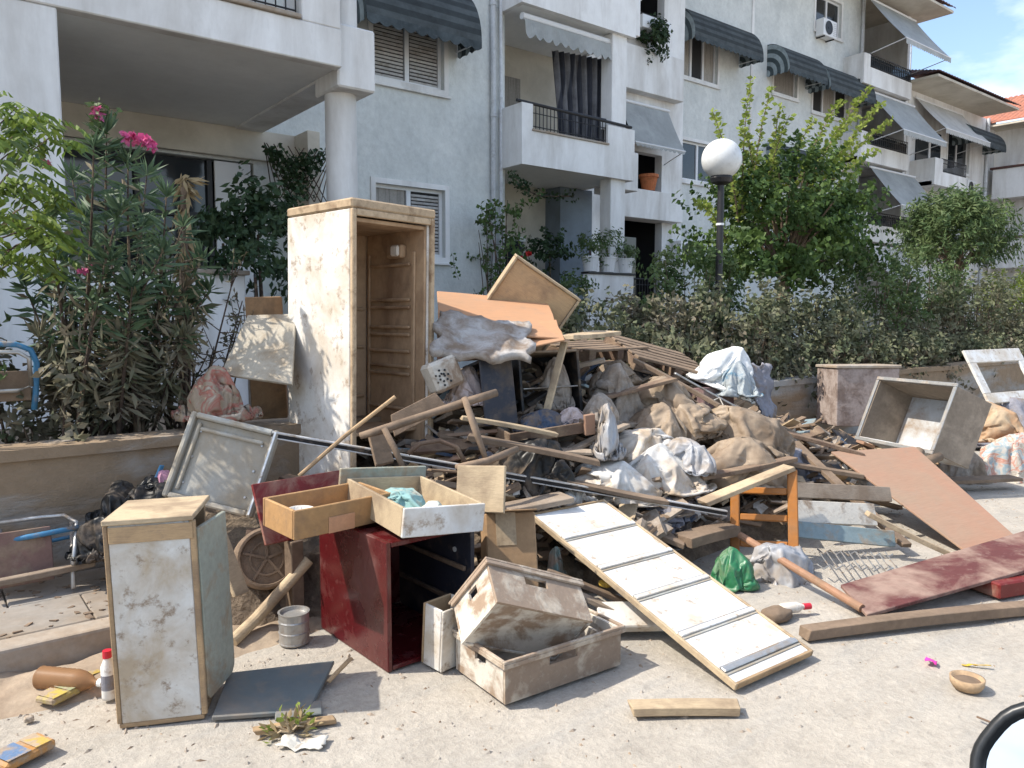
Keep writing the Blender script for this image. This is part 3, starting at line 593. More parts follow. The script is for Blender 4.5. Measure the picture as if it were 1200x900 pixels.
# --- oleander behind the retaining wall, flood line visible on its leaves
ol = thing('oleander_bush', 'tall oleander with pink flowers above leaves caked grey with mud', 'bush', Matrix.Identity(4))
base = V(122, 505, 5.25); base.z = .5; Lg, Lm, b = Leaves(), Leaves(), MB()
tips = [(60, 250), (85, 205), (110, 165), (125, 150), (150, 185), (172, 200), (195, 225), (215, 260), (235, 300), (75, 300), (100, 250), (140, 240), (165, 260), (190, 290), (60, 340), (90, 330), (225, 350), (130, 300), (155, 330), (200, 340), (245, 335), (45, 390), (80, 390), (180, 380), (215, 390), (110, 370), (140, 390), (65, 420), (30, 330)]
for i, (x, y) in enumerate(tips):
    t = V(x, y + 6, 5.25 + rnd.uniform(-.45, .6)); s = base + Vector((rnd.uniform(-.22, .22), rnd.uniform(-.15, .2), 0)); mid = s.lerp(t, .5) + Vector((rnd.uniform(-.08, .08), rnd.uniform(-.1, .1), .12))
    pts = [s.lerp(mid, k / 5).lerp(mid.lerp(t, k / 5), k / 5) for k in range(6)]; b.tube(pts, [.016, .014, .012, .010, .007, .004], 5, False)
    for k in range(100):
        f = .30 + .70 * k / 100; q = pts[min(4, int(f * 5))].lerp(pts[min(5, int(f * 5) + 1)], f * 5 % 1) + rv(.015); d = (t - mid).normalized()
        o = d.orthogonal(); o.rotate(Matrix.Rotation(rnd.uniform(0, 6.28), 3, d)); hang = q.z < 1.35 + rnd.uniform(-.2, .2)
        dd = d * .35 + o * .8 + Vector((0, 0, -.75 if hang else .1)); (Lm if hang or rnd.random() < .12 else Lg).leaf(q, dd, rnd.uniform(.10, .19), rnd.uniform(.018, .032))
    for k in range(18): o = rv(); (Lg if t.z > 1.45 else Lm).leaf(t, o * .7 + Vector((0, 0, .7)), rnd.uniform(.10, .17), .024)
for k in range(380):
    t = V(rnd.uniform(60, 235), rnd.uniform(330, 480), 5.25 + rnd.uniform(-.35, .35)); Lm.leaf(t, rv(.6) + Vector((0, 0, -.8)), rnd.uniform(.08, .16), rnd.uniform(.014, .028))
put('stems', b.mesh('stems', stem_d), ol); put('green_foliage', Lg.mesh('green_foliage', LF['oleander']), ol); put('muddy_foliage', Lm.mesh('muddy_foliage', LF['muddy']), ol)
for (x, y, r) in ((113, 134, .05), (150, 161, .045), (160, 164, .05), (172, 167, .05), (178, 170, .04), (52, 193, .035), (97, 319, .03), (108, 312, .02)): blossom(ol, V(x, y, 5.1), r, pink)
Lv = Leaves(); bt = MB()
for k in range(5): twig(Lv, V(113, 165, 5.12), V(rnd.uniform(105, 130), 130, 5.1) - V(113, 165, 5.12), .22, 7, .05, .03, b=bt)
put('flower_stalk_leaves', Lv.mesh('flower_stalk_leaves', LF['mid']), ol)
# --- bright young tree at the left end, partly in sun
yt = thing('sapling', 'leafy sapling with long hanging yellow-green leaflets beside the oleander', 'sapling', Matrix.Identity(4))
Lv, b, Ld = Leaves(), MB(), Leaves(); s = V(-190, 520, 5.0); s.z = .5
for (x, y) in ((0, 130), (20, 125), (45, 135), (60, 160), (10, 180), (30, 210), (55, 230), (5, 240), (40, 265), (20, 290), (0, 300), (48, 300), (15, 160), (25, 255), (60, 275), (8, 215)):
    t = V(x, y, 4.75 + rnd.uniform(-.35, .3)); m = s.lerp(t, .6) + Vector((0, 0, .3)); b.tube([s + rv(.05), s.lerp(m, .5), m, m.lerp(t, .6) + Vector((0, 0, .05)), t], [.012, .010, .007, .005, .003], 5, False)
    for k in range(8):
        a0 = rnd.uniform(0, 6.28); e = Vector((math.cos(a0), math.sin(a0), .1)); q = t + rv(.07)
        for i in range(5):
            q = q + e * .028 + Vector((0, 0, -.006 * i)); sd = e.cross(Vector((0, 0, 1)))
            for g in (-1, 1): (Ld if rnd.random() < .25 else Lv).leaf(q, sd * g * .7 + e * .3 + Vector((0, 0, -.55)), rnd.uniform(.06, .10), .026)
put('trunk', b.mesh('trunk', stem_d), yt); put('crown', Lv.mesh('crown', LF['bright']), yt); put('shade_tone_leaves', Ld.mesh('shade_tone_leaves', LF['mid']), yt)  # darker green on random leaflets paints in their shade
# --- thin bare shrub right of the oleander
bs = thing('bare_shrub', 'thin leafless shrub with dark stems in front of the white veranda wall', 'shrub', Matrix.Identity(4)); Lv, b = Leaves(), MB()
for k in range(17):
    s = V(205 + rnd.uniform(-14, 26), 492, 5.35); s.z = .5; t = V(rnd.uniform(170, 292), rnd.uniform(285, 420), 5.35 + rnd.uniform(-.2, .35)); m = s.lerp(t, .5) + rv(.08); b.tube([s, m, t], [.011, .008, .004], 5, False)
    for q in range(5):
        f = rnd.uniform(.4, 1); p0 = m.lerp(t, f); e = p0 + rv(.18) + Vector((0, 0, .1)); b.tube([p0, e], [.004, .002], 4, False)
        for z in range(6): Lv.leaf(p0.lerp(e, rnd.random()), rv(), .045, .02)
put('stems', b.mesh('stems', stem_d), bs); put('leaves', Lv.mesh('leaves', LF['muddy']), bs)
# --- dead plume of the tall withered plant behind the oleander
wp = thing('withered_plant', 'withered yellow plant with a drooping dry plume rising behind the oleander', 'plant', Matrix.Identity(4)); Lv, b = Leaves(), MB()
s = V(212, 420, 6.2); s.z = .5; t = V(216, 215, 6.2); b.tube([s, s.lerp(t, .5), t], [.05, .045, .03], 7)
for k in range(150): q = s.lerp(t, rnd.uniform(.35, 1)); Lv.leaf(q + rv(.03), rv(.5) + Vector((0, 0, -.9)), rnd.uniform(.12, .26), .05)
for k in range(40): Lv.leaf(t + rv(.05), rv(.8) + Vector((.3, 0, -.5)), rnd.uniform(.10, .2), .03)
put('trunk', b.mesh('trunk', bark), wp); put('dry_leaves', Lv.mesh('dry_leaves', LF['dead']), wp)
# --- climber on the trellis under the veranda and dark pot plants
tr = thing('trellis_climber', 'dark climber on a thin diagonal trellis beside the veranda column', 'climber', Matrix.Identity(4)); b, Lv = MB(), Leaves(); TV = FA - .7
p0, p1 = V(318, 168, TV), V(384, 238, TV)
for k in range(9):
    u = p0.x + (p1.x - p0.x) * k / 8; b.tube([(u, TV, p1.z), (min(u + .5, p1.x + .1), TV, p0.z)], .009, 4); b.tube([(u, TV + .01, p1.z), (max(u - .5, p0.x - .1), TV + .01, p0.z)], .009, 4)
put('trellis', b.mesh('trellis', stem_d), tr)
for (x, y, r, n) in ((322, 180, .16, 90), (340, 205, .22, 140), (352, 192, .2, 120), (365, 195, .18, 90), (352, 220, .24, 150), (375, 182, .12, 40), (330, 190, .15, 70)):
    for k in range(n): Lv.leaf(V(x, y, TV - .1) + rv(r * rnd.random() ** .5), rv(), .075, .055)
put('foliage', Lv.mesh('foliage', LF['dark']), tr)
def pot_plant(name, label, x, y, v, r, n, mat, leaf=(.1, .06), pot=None, zb=None, stretch=1.0, cat='plant', grp=None):
    c = V(x, y, v); t = thing(name, label, cat, Matrix.Translation((c.x, c.y, zb if zb is not None else c.z - r)), grp); Lv, b = Leaves(), MB(); h = c.z - (zb if zb is not None else c.z - r)
    for k in range(n // 10):
        d = rv(); d.z = abs(d.z) * .8 if rnd.random() < .6 else d.z; q = Vector((0, 0, h)) + Vector((d.x * r, d.y * r, d.z * r * stretch)) * rnd.uniform(.3, .85)
        twig(Lv, q, d + Vector((0, 0, .2)), r * .5, 5, leaf[0], leaf[1], .05)
    b.tube([(0, 0, 0), (.02, 0, h * .5), (0, .02, h)], [.03, .025, .015], 6); put('stem', b.mesh('stem', stem_d), t); put('foliage', Lv.mesh('foliage', mat), t)
    if pot: put('pot', MB().lathe([(pot * .75, -.02), (pot, pot * 1.5), (pot * 1.08, pot * 1.5), (pot * 1.08, pot * 1.65), (pot * .9, pot * 1.65), (pot * .9, pot * 1.4), (.001, pot * 1.4)], 16).mesh('pot', frame_white), t)
    return t
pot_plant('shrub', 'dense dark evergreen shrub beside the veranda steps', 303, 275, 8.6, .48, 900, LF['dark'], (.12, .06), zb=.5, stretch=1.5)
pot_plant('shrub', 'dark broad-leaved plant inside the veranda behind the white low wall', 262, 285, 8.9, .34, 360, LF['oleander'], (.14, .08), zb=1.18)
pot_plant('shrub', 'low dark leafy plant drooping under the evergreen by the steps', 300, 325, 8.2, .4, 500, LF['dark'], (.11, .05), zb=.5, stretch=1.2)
tg = thing('climbing_vine', 'loose green climbing vine at the foot of the drainpipes', 'vine', Matrix.Identity(4)); Lv, b = Leaves(), MB()
for k in range(46):
    x, y = rnd.gauss(585, 16), rnd.uniform(245, 345); p = V(x, y, 11.5 + rnd.uniform(-.5, .3)); q = Vector((p.x, p.y, .5)); twig(Lv, p, rv() + Vector((0, 0, .7)), .45, 7, .10, .075, b=b)
for k in range(14): s = V(rnd.uniform(565, 610), 345, 11.5); s.z = .5; b.tube([s, V(rnd.uniform(560, 610), rnd.uniform(230, 300), 11.5)], [.014, .006], 5, False)
put('stems', b.mesh('stems', stem_d), tg); put('foliage', Lv.mesh('foliage', LF['ivy']), tg)
blossom(tg, V(619, 298, 11.0), .07, redp); blossom(tg, V(610, 303, 11.0), .05, redp)
pot_plant('shrub', 'dark green shrub in the shade of the ground-floor recess', 645, 300, 11.9, .45, 500, LF['dark'], (.11, .07), zb=.5, stretch=1.3)
pot_plant('shrub', 'small leafy bush growing against the white planter wall', 672, 345, 10.9, .4, 500, LF['mid'], (.08, .05), zb=.48, stretch=1.2)
for i, (x, y, r, m, tx) in enumerate(((692, 293, .33, 'mid', 'bushy green plant in a white pot at the left end of the planter wall'), (712, 290, .38, 'ivy', 'largest green plant among the white pots on the planter wall'), (733, 300, .22, 'mid', 'small green plant in a white pot against the corner pier'))):
    pot_plant('potted_plant', tx, x, y, 11.25, r, 420, LF[m], (.11, .03), pot=.17, zb=2.40, cat='potted plant', grp='potted plants on the planter wall')
gl = thing('vine_garland', 'thin dark vine hanging along the balcony soffit above the recess', 'vine', Matrix.Identity(4)); Lv, b = Leaves(), MB(); pts = []
for k in range(14): p = V(600 + k * 5.5, 208 + 22 * math.sin(min(k, 7) / 7 * 1.57), 11.35 + k * .05); pts.append(p); [Lv.leaf(p + rv(.1), rv(), .09, .06) for _ in range(22 if k < 4 else 9)]
b.tube(pts, .015, 5); put('stem', b.mesh('stem', stem_d), gl); put('foliage', Lv.mesh('foliage', LF['dark']), gl)
pt = pot_plant('potted_plant', 'dark bushy plant in a long box on the stair bay ledge', 764, 48, SB - .35, .42, 1100, LF['dark'], (.13, .07), zb=9.1, stretch=1.4, cat='potted plant'); put('planter_box', MB().box(-.55, -.18, -.3, .55, .12, .02).mesh('planter_box', frame_white, .01), pt)
op = thing('orange_pot', 'small orange plant pot on the stair bay ledge under the grey awning', 'pot', Matrix.Translation((15.75, SB - .16, 4.82))); put('pot_body', MB().lathe([(.001, 0), (.17, 0), (.24, .34), (.27, .34), (.27, .42), (.22, .42), (.2, .3), (.001, .3)], 18).mesh('pot_body', dirty('terracotta', (.50, .16, .06), (.35, .12, .05), .3, 6), smooth=False), op)
# --- garden tree with long upright young shoots
tt = thing('garden_tree', 'bushy green tree with long arching yellow shoots behind the street lamp', 'tree', Matrix.Identity(4)); Lv, Ls, b = Leaves(), Leaves(), MB(); TVV = 6.5
base = V(915, 380, TVV); base.z = .5; fork = V(918, 330, TVV)
b.tube([base, base.lerp(fork, .5) + Vector((.05, 0, 0)), fork], [.13, .11, .09], 9, False)
for k in range(1050):
    a0 = rnd.uniform(0, 6.28); el = rnd.uniform(-.75, 1.3); rr = rnd.uniform(.35, 1) ** .6
    c = V(*((922, 268), (870, 282), (965, 285), (915, 300))[k % 4], TVV); ext = ((1.1, .9, 1.0), (.8, .7, .75), (.75, .7, .7), (1.1, .8, .6))[k % 4]
    q = c + Vector((math.cos(a0) * math.cos(el) * ext[0] * rr, math.sin(a0) * math.cos(el) * ext[1] * rr, math.sin(el) * ext[2] * rr))
    if noise.noise(q * 1.7) < -.13: continue
    if k % 20 == 0: b.tube([fork, fork.lerp(q, .5) + Vector((0, 0, .12)), q], [.035, .02, .008], 5, False)
    twig(Lv, q, (q - c).normalized() + Vector((0, 0, .35)), rnd.uniform(.3, .5), 9, .09, .068, .02)
for (x0, y0, x1, y1, n) in ((870, 250, 880, 90, 30), (880, 240, 905, 100, 26), (890, 260, 925, 135, 26), (935, 240, 1020, 100, 40), (930, 230, 985, 118, 34), (950, 230, 1045, 142, 40), (940, 215, 1005, 135, 34), (945, 240, 1030, 175, 30), (905, 240, 915, 120, 24), (960, 250, 1010, 200, 26), (920, 220, 955, 140, 26), (865, 260, 835, 130, 22), (850, 280, 815, 235, 22), (885, 230, 870, 150, 20), (965, 215, 1035, 120, 34), (930, 250, 1000, 165, 34)):
    p, q = V(x0, y0, TVV - .1), V(x1, y1, TVV - rnd.uniform(0, .6)); c = p.lerp(q, .5) + Vector((-.12 if x1 > x0 else .12, 0, .12)); pts = [p.lerp(c, k / 8).lerp(c.lerp(q, k / 8), k / 8) for k in range(9)]
    b.tube(pts, [.014 - .0014 * k for k in range(9)], 5, False)
    for k in range(n * 5):
        f = k / (n * 5) * 7.99; s = pts[int(f)].lerp(pts[int(f) + 1], f % 1); d = (q - p).normalized(); o = d.orthogonal(); o.rotate(Matrix.Rotation(rnd.uniform(0, 6.28), 3, d)); Ls.leaf(s + rv(.03), o + d * .3, rnd.uniform(.05, .095), .058)
put('trunk', b.mesh('trunk', bark), tt); put('crown', Lv.mesh('crown', LF['tree']), tt); put('young_shoots', Ls.mesh('young_shoots', LF['shoot']), tt)
# --- rounded tree farther right
t2 = thing('garden_tree', 'small rounded tree with dense narrow leaves in front of the lower block', 'tree', Matrix.Identity(4)); Lv, b = Leaves(), MB(); vv = 7.2
base = V(1118, 350, vv); base.z = .5; fork = V(1118, 325, vv); b.tube([base, fork], [.12, .09], 8, False); c = V(1118, 285, vv)
for k in range(760):
    d = rv(); d.z = d.z if d.z > -.6 else -d.z; q = c + Vector((d.x * 1.05, d.y * .9, d.z * .78)) * rnd.uniform(.45, 1)
    if noise.noise(q * 1.6 + Vector((5, 0, 0))) < -.25: continue
    if k % 24 == 0: b.tube([fork, fork.lerp(q, .5) + Vector((0, 0, .1)), q], [.04, .02, .008], 5, False)
    twig(Lv, q, d + Vector((0, 0, .5)), .42, 9, .15, .035, 0, .7)
put('trunk', b.mesh('trunk', bark), t2); put('crown', Lv.mesh('crown', LF['mid']), t2)
# --- hedge bushes behind the wall, brown with dried mud below
def bush(x, ytop, v, wpx, mat1, mat2, label, dens=1.0, split=.55):
    c0 = V(x, 440, v); top = V(x, ytop, v).z; wd = abs(V(x + wpx / 2, 440, v).x - V(x - wpx / 2, 440, v).x); t = thing('hedge_bush', label, 'bush', Matrix.Translation((c0.x, v, .46)), 'bushes behind the garden wall'); h = top - .46; La, Lb, b = Leaves(), Leaves(), MB()
    n = int(170 * dens * min(2.2, max(.6, wd * h)))
    for k in range(n):
        a0 = rnd.uniform(0, 6.28); rr = rnd.uniform(.35, 1) ** .5; zz = rnd.uniform(.12, 1); r = (1 - .35 * zz ** 3) * rr; q = Vector((math.cos(a0) * wd * .5 * r, math.sin(a0) * .45 * r, zz * h * rnd.uniform(.85, 1.02)))
        if noise.noise(Vector((q.x * 2.2 + c0.x * 3, q.y * 2.2, q.z * 2.2))) < -.22: continue
        if k % 4 == 0: b.tube([(q.x * .3, q.y * .3, 0), (q.x * .75, q.y * .75, q.z * .6), q], [.012, .008, .004], 4, False)
        twig(La if zz > split + rnd.uniform(-.12, .12) else Lb, q, rv() + Vector((0, 0, .6)), rnd.uniform(.18, .34), 7, .075, .042, .03)
    for m, L, nm in ((mat1, La, 'upper_foliage'), (mat2, Lb, 'lower_foliage')):
        if L.p: put(nm, L.mesh(nm, LF[m]), t)
    put('stems', b.mesh('stems', stem_d), t)
HT = ['dusty grey-green bush behind the wall near the white planter wall', 'brown mud-caked bush right behind the street lamp', 'dark green bush growing around the foot of the street lamp', 'greyish mud-coated bush between the lamp and the stone block', 'broad dusty bush under the arching yellow shoots', 'bush with green top and brown mud-caked lower leaves behind the upturned tub', 'leafy green bush below the small rounded tree', 'brown dried bush behind the white oven door', 'yellow-green bush at the far end of the garden wall']
for a in ((690, 358, 5.5, 110, 'dusty', 'muddy', HT[0], 1.2), (770, 352, 5.5, 110, 'muddy', 'muddy', HT[1], 1.3), (815, 300, 6.0, 110, 'mid', 'dusty', HT[2], 1.4, .4), (860, 340, 5.35, 120, 'dusty', 'muddy', HT[3], 1.4), (945, 345, 5.5, 120, 'dusty', 'muddy', HT[4], 1.4), (1020, 308, 5.7, 130, 'mid', 'dusty', HT[5], 1.6), (1085, 300, 6.0, 100, 'mid', 'muddy', HT[6], 1.5), (1140, 330, 5.6, 110, 'dusty', 'muddy', HT[7], 1.6), (1190, 318, 6.2, 90, 'shoot', 'dusty', HT[8], 1.4)): bush(*a)
for i, (x, v) in enumerate(((730, 5.15), (800, 5.12), (905, 5.12), (985, 5.12), (1060, 5.15), (1110, 5.2), (1170, 5.2), (640, 5.3))): bush(x, 392 + (i % 3) * 6, v, 100, 'dusty', 'muddy', 'low brown bush caked with dried mud along the wall top', 1.3)
for i, (x, v) in enumerate(((1250, 6.5), (1300, 7.5), (-60, 5.6))): bush(x, 340, v, 120, 'mid', 'dusty', 'green bush beyond the end of the brown hedge', 1.2)
for x, y, v, w_ in ((20, 420, 5.6, 110), (60, 440, 5.25, 90), (170, 440, 5.7, 110)): bush(x, y, v, w_, 'muddy', 'muddy', 'low withered bush under the oleander', .5)
# ------------------------------------------------------------------ street lamp with white globe
lp = V(843, 300, 5.7); lamp = thing('street_lamp', 'black post lamp with a white globe shade rising from the hedge', 'street lamp', Matrix.Translation((lp.x, 5.7, .5))); zc = V(843, 186, 5.7).z - .5
put('post', MB().lathe([(.001, 0), (.11, 0), (.11, .35), (.085, .5), (.09, .62), (.045, .7), (.038, zc - .3), (.038, zc - .28)], 16).mesh('post', iron, smooth=False), lamp)
put('collar', MB().lathe([(.038, zc - .3), (.11, zc - .27), (.13, zc - .22), (.12, zc - .19), (.02, zc - .19)], 20).mesh('collar', iron), lamp)
globe_m = dirty('globe_opal', (.62, .64, .65), (.48, .48, .46), .3, 5, .25, 0, .03, .2, spec=.5)
put('globe', MB().lathe([(.23 * math.sin(R_(a)) + .0005, zc - .23 * math.cos(R_(a))) for a in range(25, 181, 6)], 32).mesh('globe', globe_m, smooth=True), lamp)
put('clamp', MB().lathe([(.039, zc - .76), (.047, zc - .76), (.047, zc - .735), (.039, zc - .735)], 14).mesh('clamp', frame_white), lamp)

# ------------------------------------------------------------------ materials of the rubbish
BROWN = (.26, .19, .13)
white_enamel = dirty('white_enamel_muddy', (.74, .72, .68), (.50, .42, .32), .36, 3.2, .4, .25, .06, .14, splash=.85, scol=(.27, .185, .115))
white_panel = dirty('white_panel_muddy', (.72, .72, .70), (.50, .43, .34), .42, 4.0, .45, .2, .05, .14, splash=.8, scol=(.30, .215, .14))
cab_white = dirty('cabinet_laminate', (.66, .66, .63), (.44, .36, .26), .50, 4.5, .55, .3, .08, .14, splash=.85, scol=(.23, .16, .10))
fridge_in = dirty('fridge_liner_mud', (.50, .345, .215), (.28, .175, .105), .42, 3.0, .75, .3, .15, .12, streak=(1, 1, .5))
tan_frame = dirty('tan_edge', (.48, .36, .235), (.27, .185, .115), .35, 6, .8, .3)
raw_wood = dirty('raw_wood', (.40, .275, .155), (.25, .175, .11), .35, 5, .8, .2, .2, .1, grain=(1, 9, 9))
pale_wood = dirty('pale_wood', (.46, .36, .235), (.28, .21, .14), .42, 5, .8, .2, .2, .1, grain=(1, 9, 9))
grey_wood = dirty('weathered_wood', (.33, .27, .21), (.24, .18, .13), .45, 5, .9, .3, .22, .12, grain=(1, 10, 10))
dark_wood = dirty('dark_wood', (.13, .085, .06), (.25, .18, .12), .4, 5, .8, .25, .2, .1, grain=(1, 9, 9))
mud_wood = dirty('mud_wood', (.25, .18, .125), (.16, .115, .08), .5, 4, .92, .4, .2, .15)
pink_ply = dirty('pink_plywood', (.32, .185, .125), (.29, .205, .145), .4, 2.2, .85, .15, .1, .14, grain=(1, 8, 8))
peach_ply = dirty('peach_plywood', (.43, .235, .13), (.36, .225, .14), .35, 2.0, .85, .12, .08, .14, grain=(1, 8, 8))
orange_wood = dirty('orange_varnish', (.36, .14, .03), (.28, .14, .06), .25, 6, .4, .1, .12, .1)
red_lacquer = dirty('red_lacquer', (.085, .007, .009), (.15, .06, .05), .22, 4, .22, .1, .12, .12, spec=.5)
red_board = dirty('dark_red_board', (.11, .035, .032), (.29, .20, .16), .52, 3.5, .65, .15, .15, .10)
red_plain = dirty('red_paint', (.17, .02, .018), (.28, .15, .11), .38, 4, .5, .15)
card = dirty('cardboard', (.33, .21, .115), (.24, .16, .095), .4, 5, .85, .15)
card_drawer = dirty('drawer_board', (.40, .235, .105), (.29, .18, .095), .35, 6, .75, .15, .15, .1)
grey_green = dirty('grey_green_laminate', (.30, .325, .275), (.30, .235, .16), .38, 5, .5, .15)
slate_panel = dirty('slate_panel', (.12, .15, .16), (.24, .20, .16), .32, 3.5, .32, .12, .1, .12)
tray_m = dirty('grey_enamel_tray', (.36, .36, .33), (.33, .28, .21), .55, 4.0, .6, .25, .1, .12, streak=(1, .6, 1))
crate_w = dirty('crate_plastic_muddy', (.58, .54, .47), (.28, .205, .145), .45, 5.5, .55, .3, .1, .06)
crate_mud = dirty('crate_mud', (.30, .225, .165), (.50, .43, .34), .36, 7, .85, .3, .1, .06)
steel = dirty('muddy_steel', (.45, .45, .44), (.30, .22, .15), .35, 5, .35, .1, .1, .1, metal=.6)
chrome = dirty('chrome_strip', (.68, .68, .67), (.45, .38, .3), .25, 8, .3, 0, .06, metal=.35, spec=.5); blackp = dirty('black_plastic', (.018, .018, .02), (.16, .12, .085), .28, 5, .4, .15)
dark_navy = dirty('navy_panel', (.025, .027, .038), (.13, .10, .075), .3, 3, .4, .1)
bluem = dirty('blue_paint', (.06, .20, .36), (.28, .22, .16), .3, 6, .4, .1); blue_w = dirty('blue_grey_plank', (.19, .25, .27), (.27, .21, .15), .4, 5, .8, .2)
bag_white = dirty('white_plastic_sheet', (.60, .58, .54), (.40, .31, .22), .42, 3.5, .35, .12, .08, .10, spec=.5, crinkle=.8)
bag_tan = dirty('tan_muddy_bag', (.31, .24, .17), (.17, .12, .08), .45, 4, .5, .7, .16, .14, grain=(1, 1, .16), bscale=.02, crinkle=1.0)
bag_grey = dirty('grey_plastic_bag', (.34, .35, .37), (.30, .24, .18), .3, 4, .35, .1, .1, .12, spec=.5, crinkle=.8)
bag_black = dirty('black_tarp', (.018, .018, .018), (.12, .09, .065), .35, 5, .4, .15, crinkle=1.0)
bag_brown = dirty('brown_sack', (.38, .24, .14), (.40, .31, .21), .4, 4, .7, .12, crinkle=.8)
cloth_mud = dirty('muddy_cloth', (.30, .26, .22), (.22, .17, .125), .5, 5, .95, .3, .25, crinkle=.8)
cloth_blue = dirty('blue_cloth', (.05, .075, .12), (.17, .13, .10), .35, 6, .95, .4); cloth_grey = dirty('grey_cloth', (.22, .22, .25), (.20, .16, .13), .3, 6, .95, .4); cloth_pinkw = dirty('pale_pink_cloth', (.48, .40, .38), (.30, .22, .17), .4, 6, .95, .4)
foam = dirty('grey_foam', (.40, .38, .36), (.21, .16, .12), .48, 5, .9, .5, .15, .1)
concrete = dirty('mottled_block', (.34, .28, .25), (.20, .15, .125), .45, 7, .9, .3, .2, .08)
tub_in = dirty('tub_enamel', (.52, .55, .57), (.28, .20, .13), .38, 2.6, .35, .2, .1, .10); tub_out = dirty('tub_outside', (.24, .195, .15), (.33, .27, .21), .4, 4, .8, .2)
turq = dirty('turquoise_cloth', (.22, .37, .36), (.36, .36, .30), .35, 8, .9, .3); green_pl = dirty('green_plastic', (.015, .13, .05), (.12, .17, .08), .3, 8, .42, .2, .15, .1, spec=.6, crinkle=.25)
def floral(name, cols, scale):
    m = bpy.data.materials.new(name); m.use_nodes = True; MATS[name] = m; t = m.node_tree; N = t.nodes; L = t.links; b = N['Principled BSDF']; co = N.new('ShaderNodeTexCoord')
    v = N.new('ShaderNodeTexNoise'); v.inputs['Scale'].default_value = scale; v.inputs['Detail'].default_value = 3; v.inputs['Distortion'].default_value = 1.2; L.new(co.outputs['Object'], v.inputs['Vector'])
    r = N.new('ShaderNodeValToRGB'); r.color_ramp.interpolation = 'LINEAR'
    while len(r.color_ramp.elements) < len(cols): r.color_ramp.elements.new(.5)
    for i, c in enumerate(cols): r.color_ramp.elements[i].position = .3 + .4 * i / (len(cols) - 1); r.color_ramp.elements[i].color = (*c, 1)
    L.new(v.outputs['Fac'], r.inputs['Fac']); L.new(r.outputs['Color'], b.inputs['Base Color']); b.inputs['Roughness'].default_value = .7; return m
flor1 = floral('floral_print_red', [(.36, .28, .20), (.30, .23, .16), (.34, .27, .2), (.33, .11, .08), (.30, .22, .16), (.42, .36, .29)], 8)
flor2 = floral('floral_print_pale', [(.50, .47, .42), (.38, .32, .25), (.50, .46, .40), (.45, .20, .14), (.48, .44, .38), (.25, .34, .38), (.5, .46, .4)], 7)
# ------------------------------------------------------------------ compacted mass in the heart of the heap
KP = [(2.2, 4.2, .42), (2.55, 4.5, .55), (3.1, 4.3, 1.0), (3.5, 4.5, 1.15), (3.9, 4.4, 1.0), (4.2, 3.9, .66), (4.9, 4.45, .9), (5.6, 4.3, .62), (3.8, 3.4, .36), (2.7, 3.55, .45), (2.9, 3.9, .7), (1.7, 3.6, .34), (4.8, 3.3, .32), (5.2, 3.1, .2), (4.6, 3.0, .16), (5.7, 3.2, .22), (6.1, 3.9, .42), (7.2, 3.9, .2), (1.4, 4.3, .5), (5.4, 3.6, .44), (1.2, 3.85, .25), (2.15, 3.35, .1), (1.75, 3.2, -.12), (1.72, 2.95, -.12), (1.95, 3.05, -.1), (1.6, 3.35, -.1), (3.2, 3.0, .22),
      (.75, 3.9, 0), (1.0, 3.35, -.12), (1.45, 3.05, -.12), (2.0, 2.9, -.08), (2.6, 2.75, -.12), (3.2, 2.65, -.12), (3.9, 2.7, -.12), (4.5, 2.8, -.12), (5.2, 2.85, -.12), (6, 2.95, -.12), (7, 3.0, -.12), (8, 3.4, -.1), (8.6, 4.1, 0), (.5, 4.5, 0)] + [(u * .5, 2.4, -.25) for u in range(1, 19)] + [(.5, 2.9, -.2), (.9, 2.8, -.2), (8.8, 3.2, -.15)]
def mound(u, v):
    n = dn = 0
    for a, c, h in KP: w_ = 1 / ((u - a) ** 2 + (v - c) ** 2 + .012) ** 1.7; n += w_ * h; dn += w_
    return n / dn
heap_m = dirty('compacted_rubbish', (.15, .115, .085), (.27, .21, .15), .5, 7, .95, .8, .35, .12, world=True, bscale=.03)
vs, fs = [], []; nx, ny = 150, 48
for j in range(ny + 1):
    for i in range(nx + 1):
        u, v = .5 + 8.2 * i / nx, 2.4 + 2.29 * j / ny; h = mound(u, v); q = Vector((u, v, 0))
        h += (.10 * noise.noise(q * 4) + .06 * abs(noise.noise(q * 11)) + .03 * noise.noise(q * 26)) * min(1, max(0, h * 4 + .2)) if h > -.04 else 0
        vs.append((u, v, h - .03))
for j in range(ny):
    for i in range(nx): a = j * (nx + 1) + i; fs.append((a, a + 1, a + nx + 2, a + nx + 1))
me = bpy.data.meshes.new('rubbish_mass'); me.from_pydata(vs, [], fs); me.materials.append(heap_m)
put('rubbish_mass', me, None, None, 'stuff')['label'] = 'dark compacted mud and small rubbish filling the heap'
bpy.data.objects['rubbish_mass']['category'] = 'rubbish'
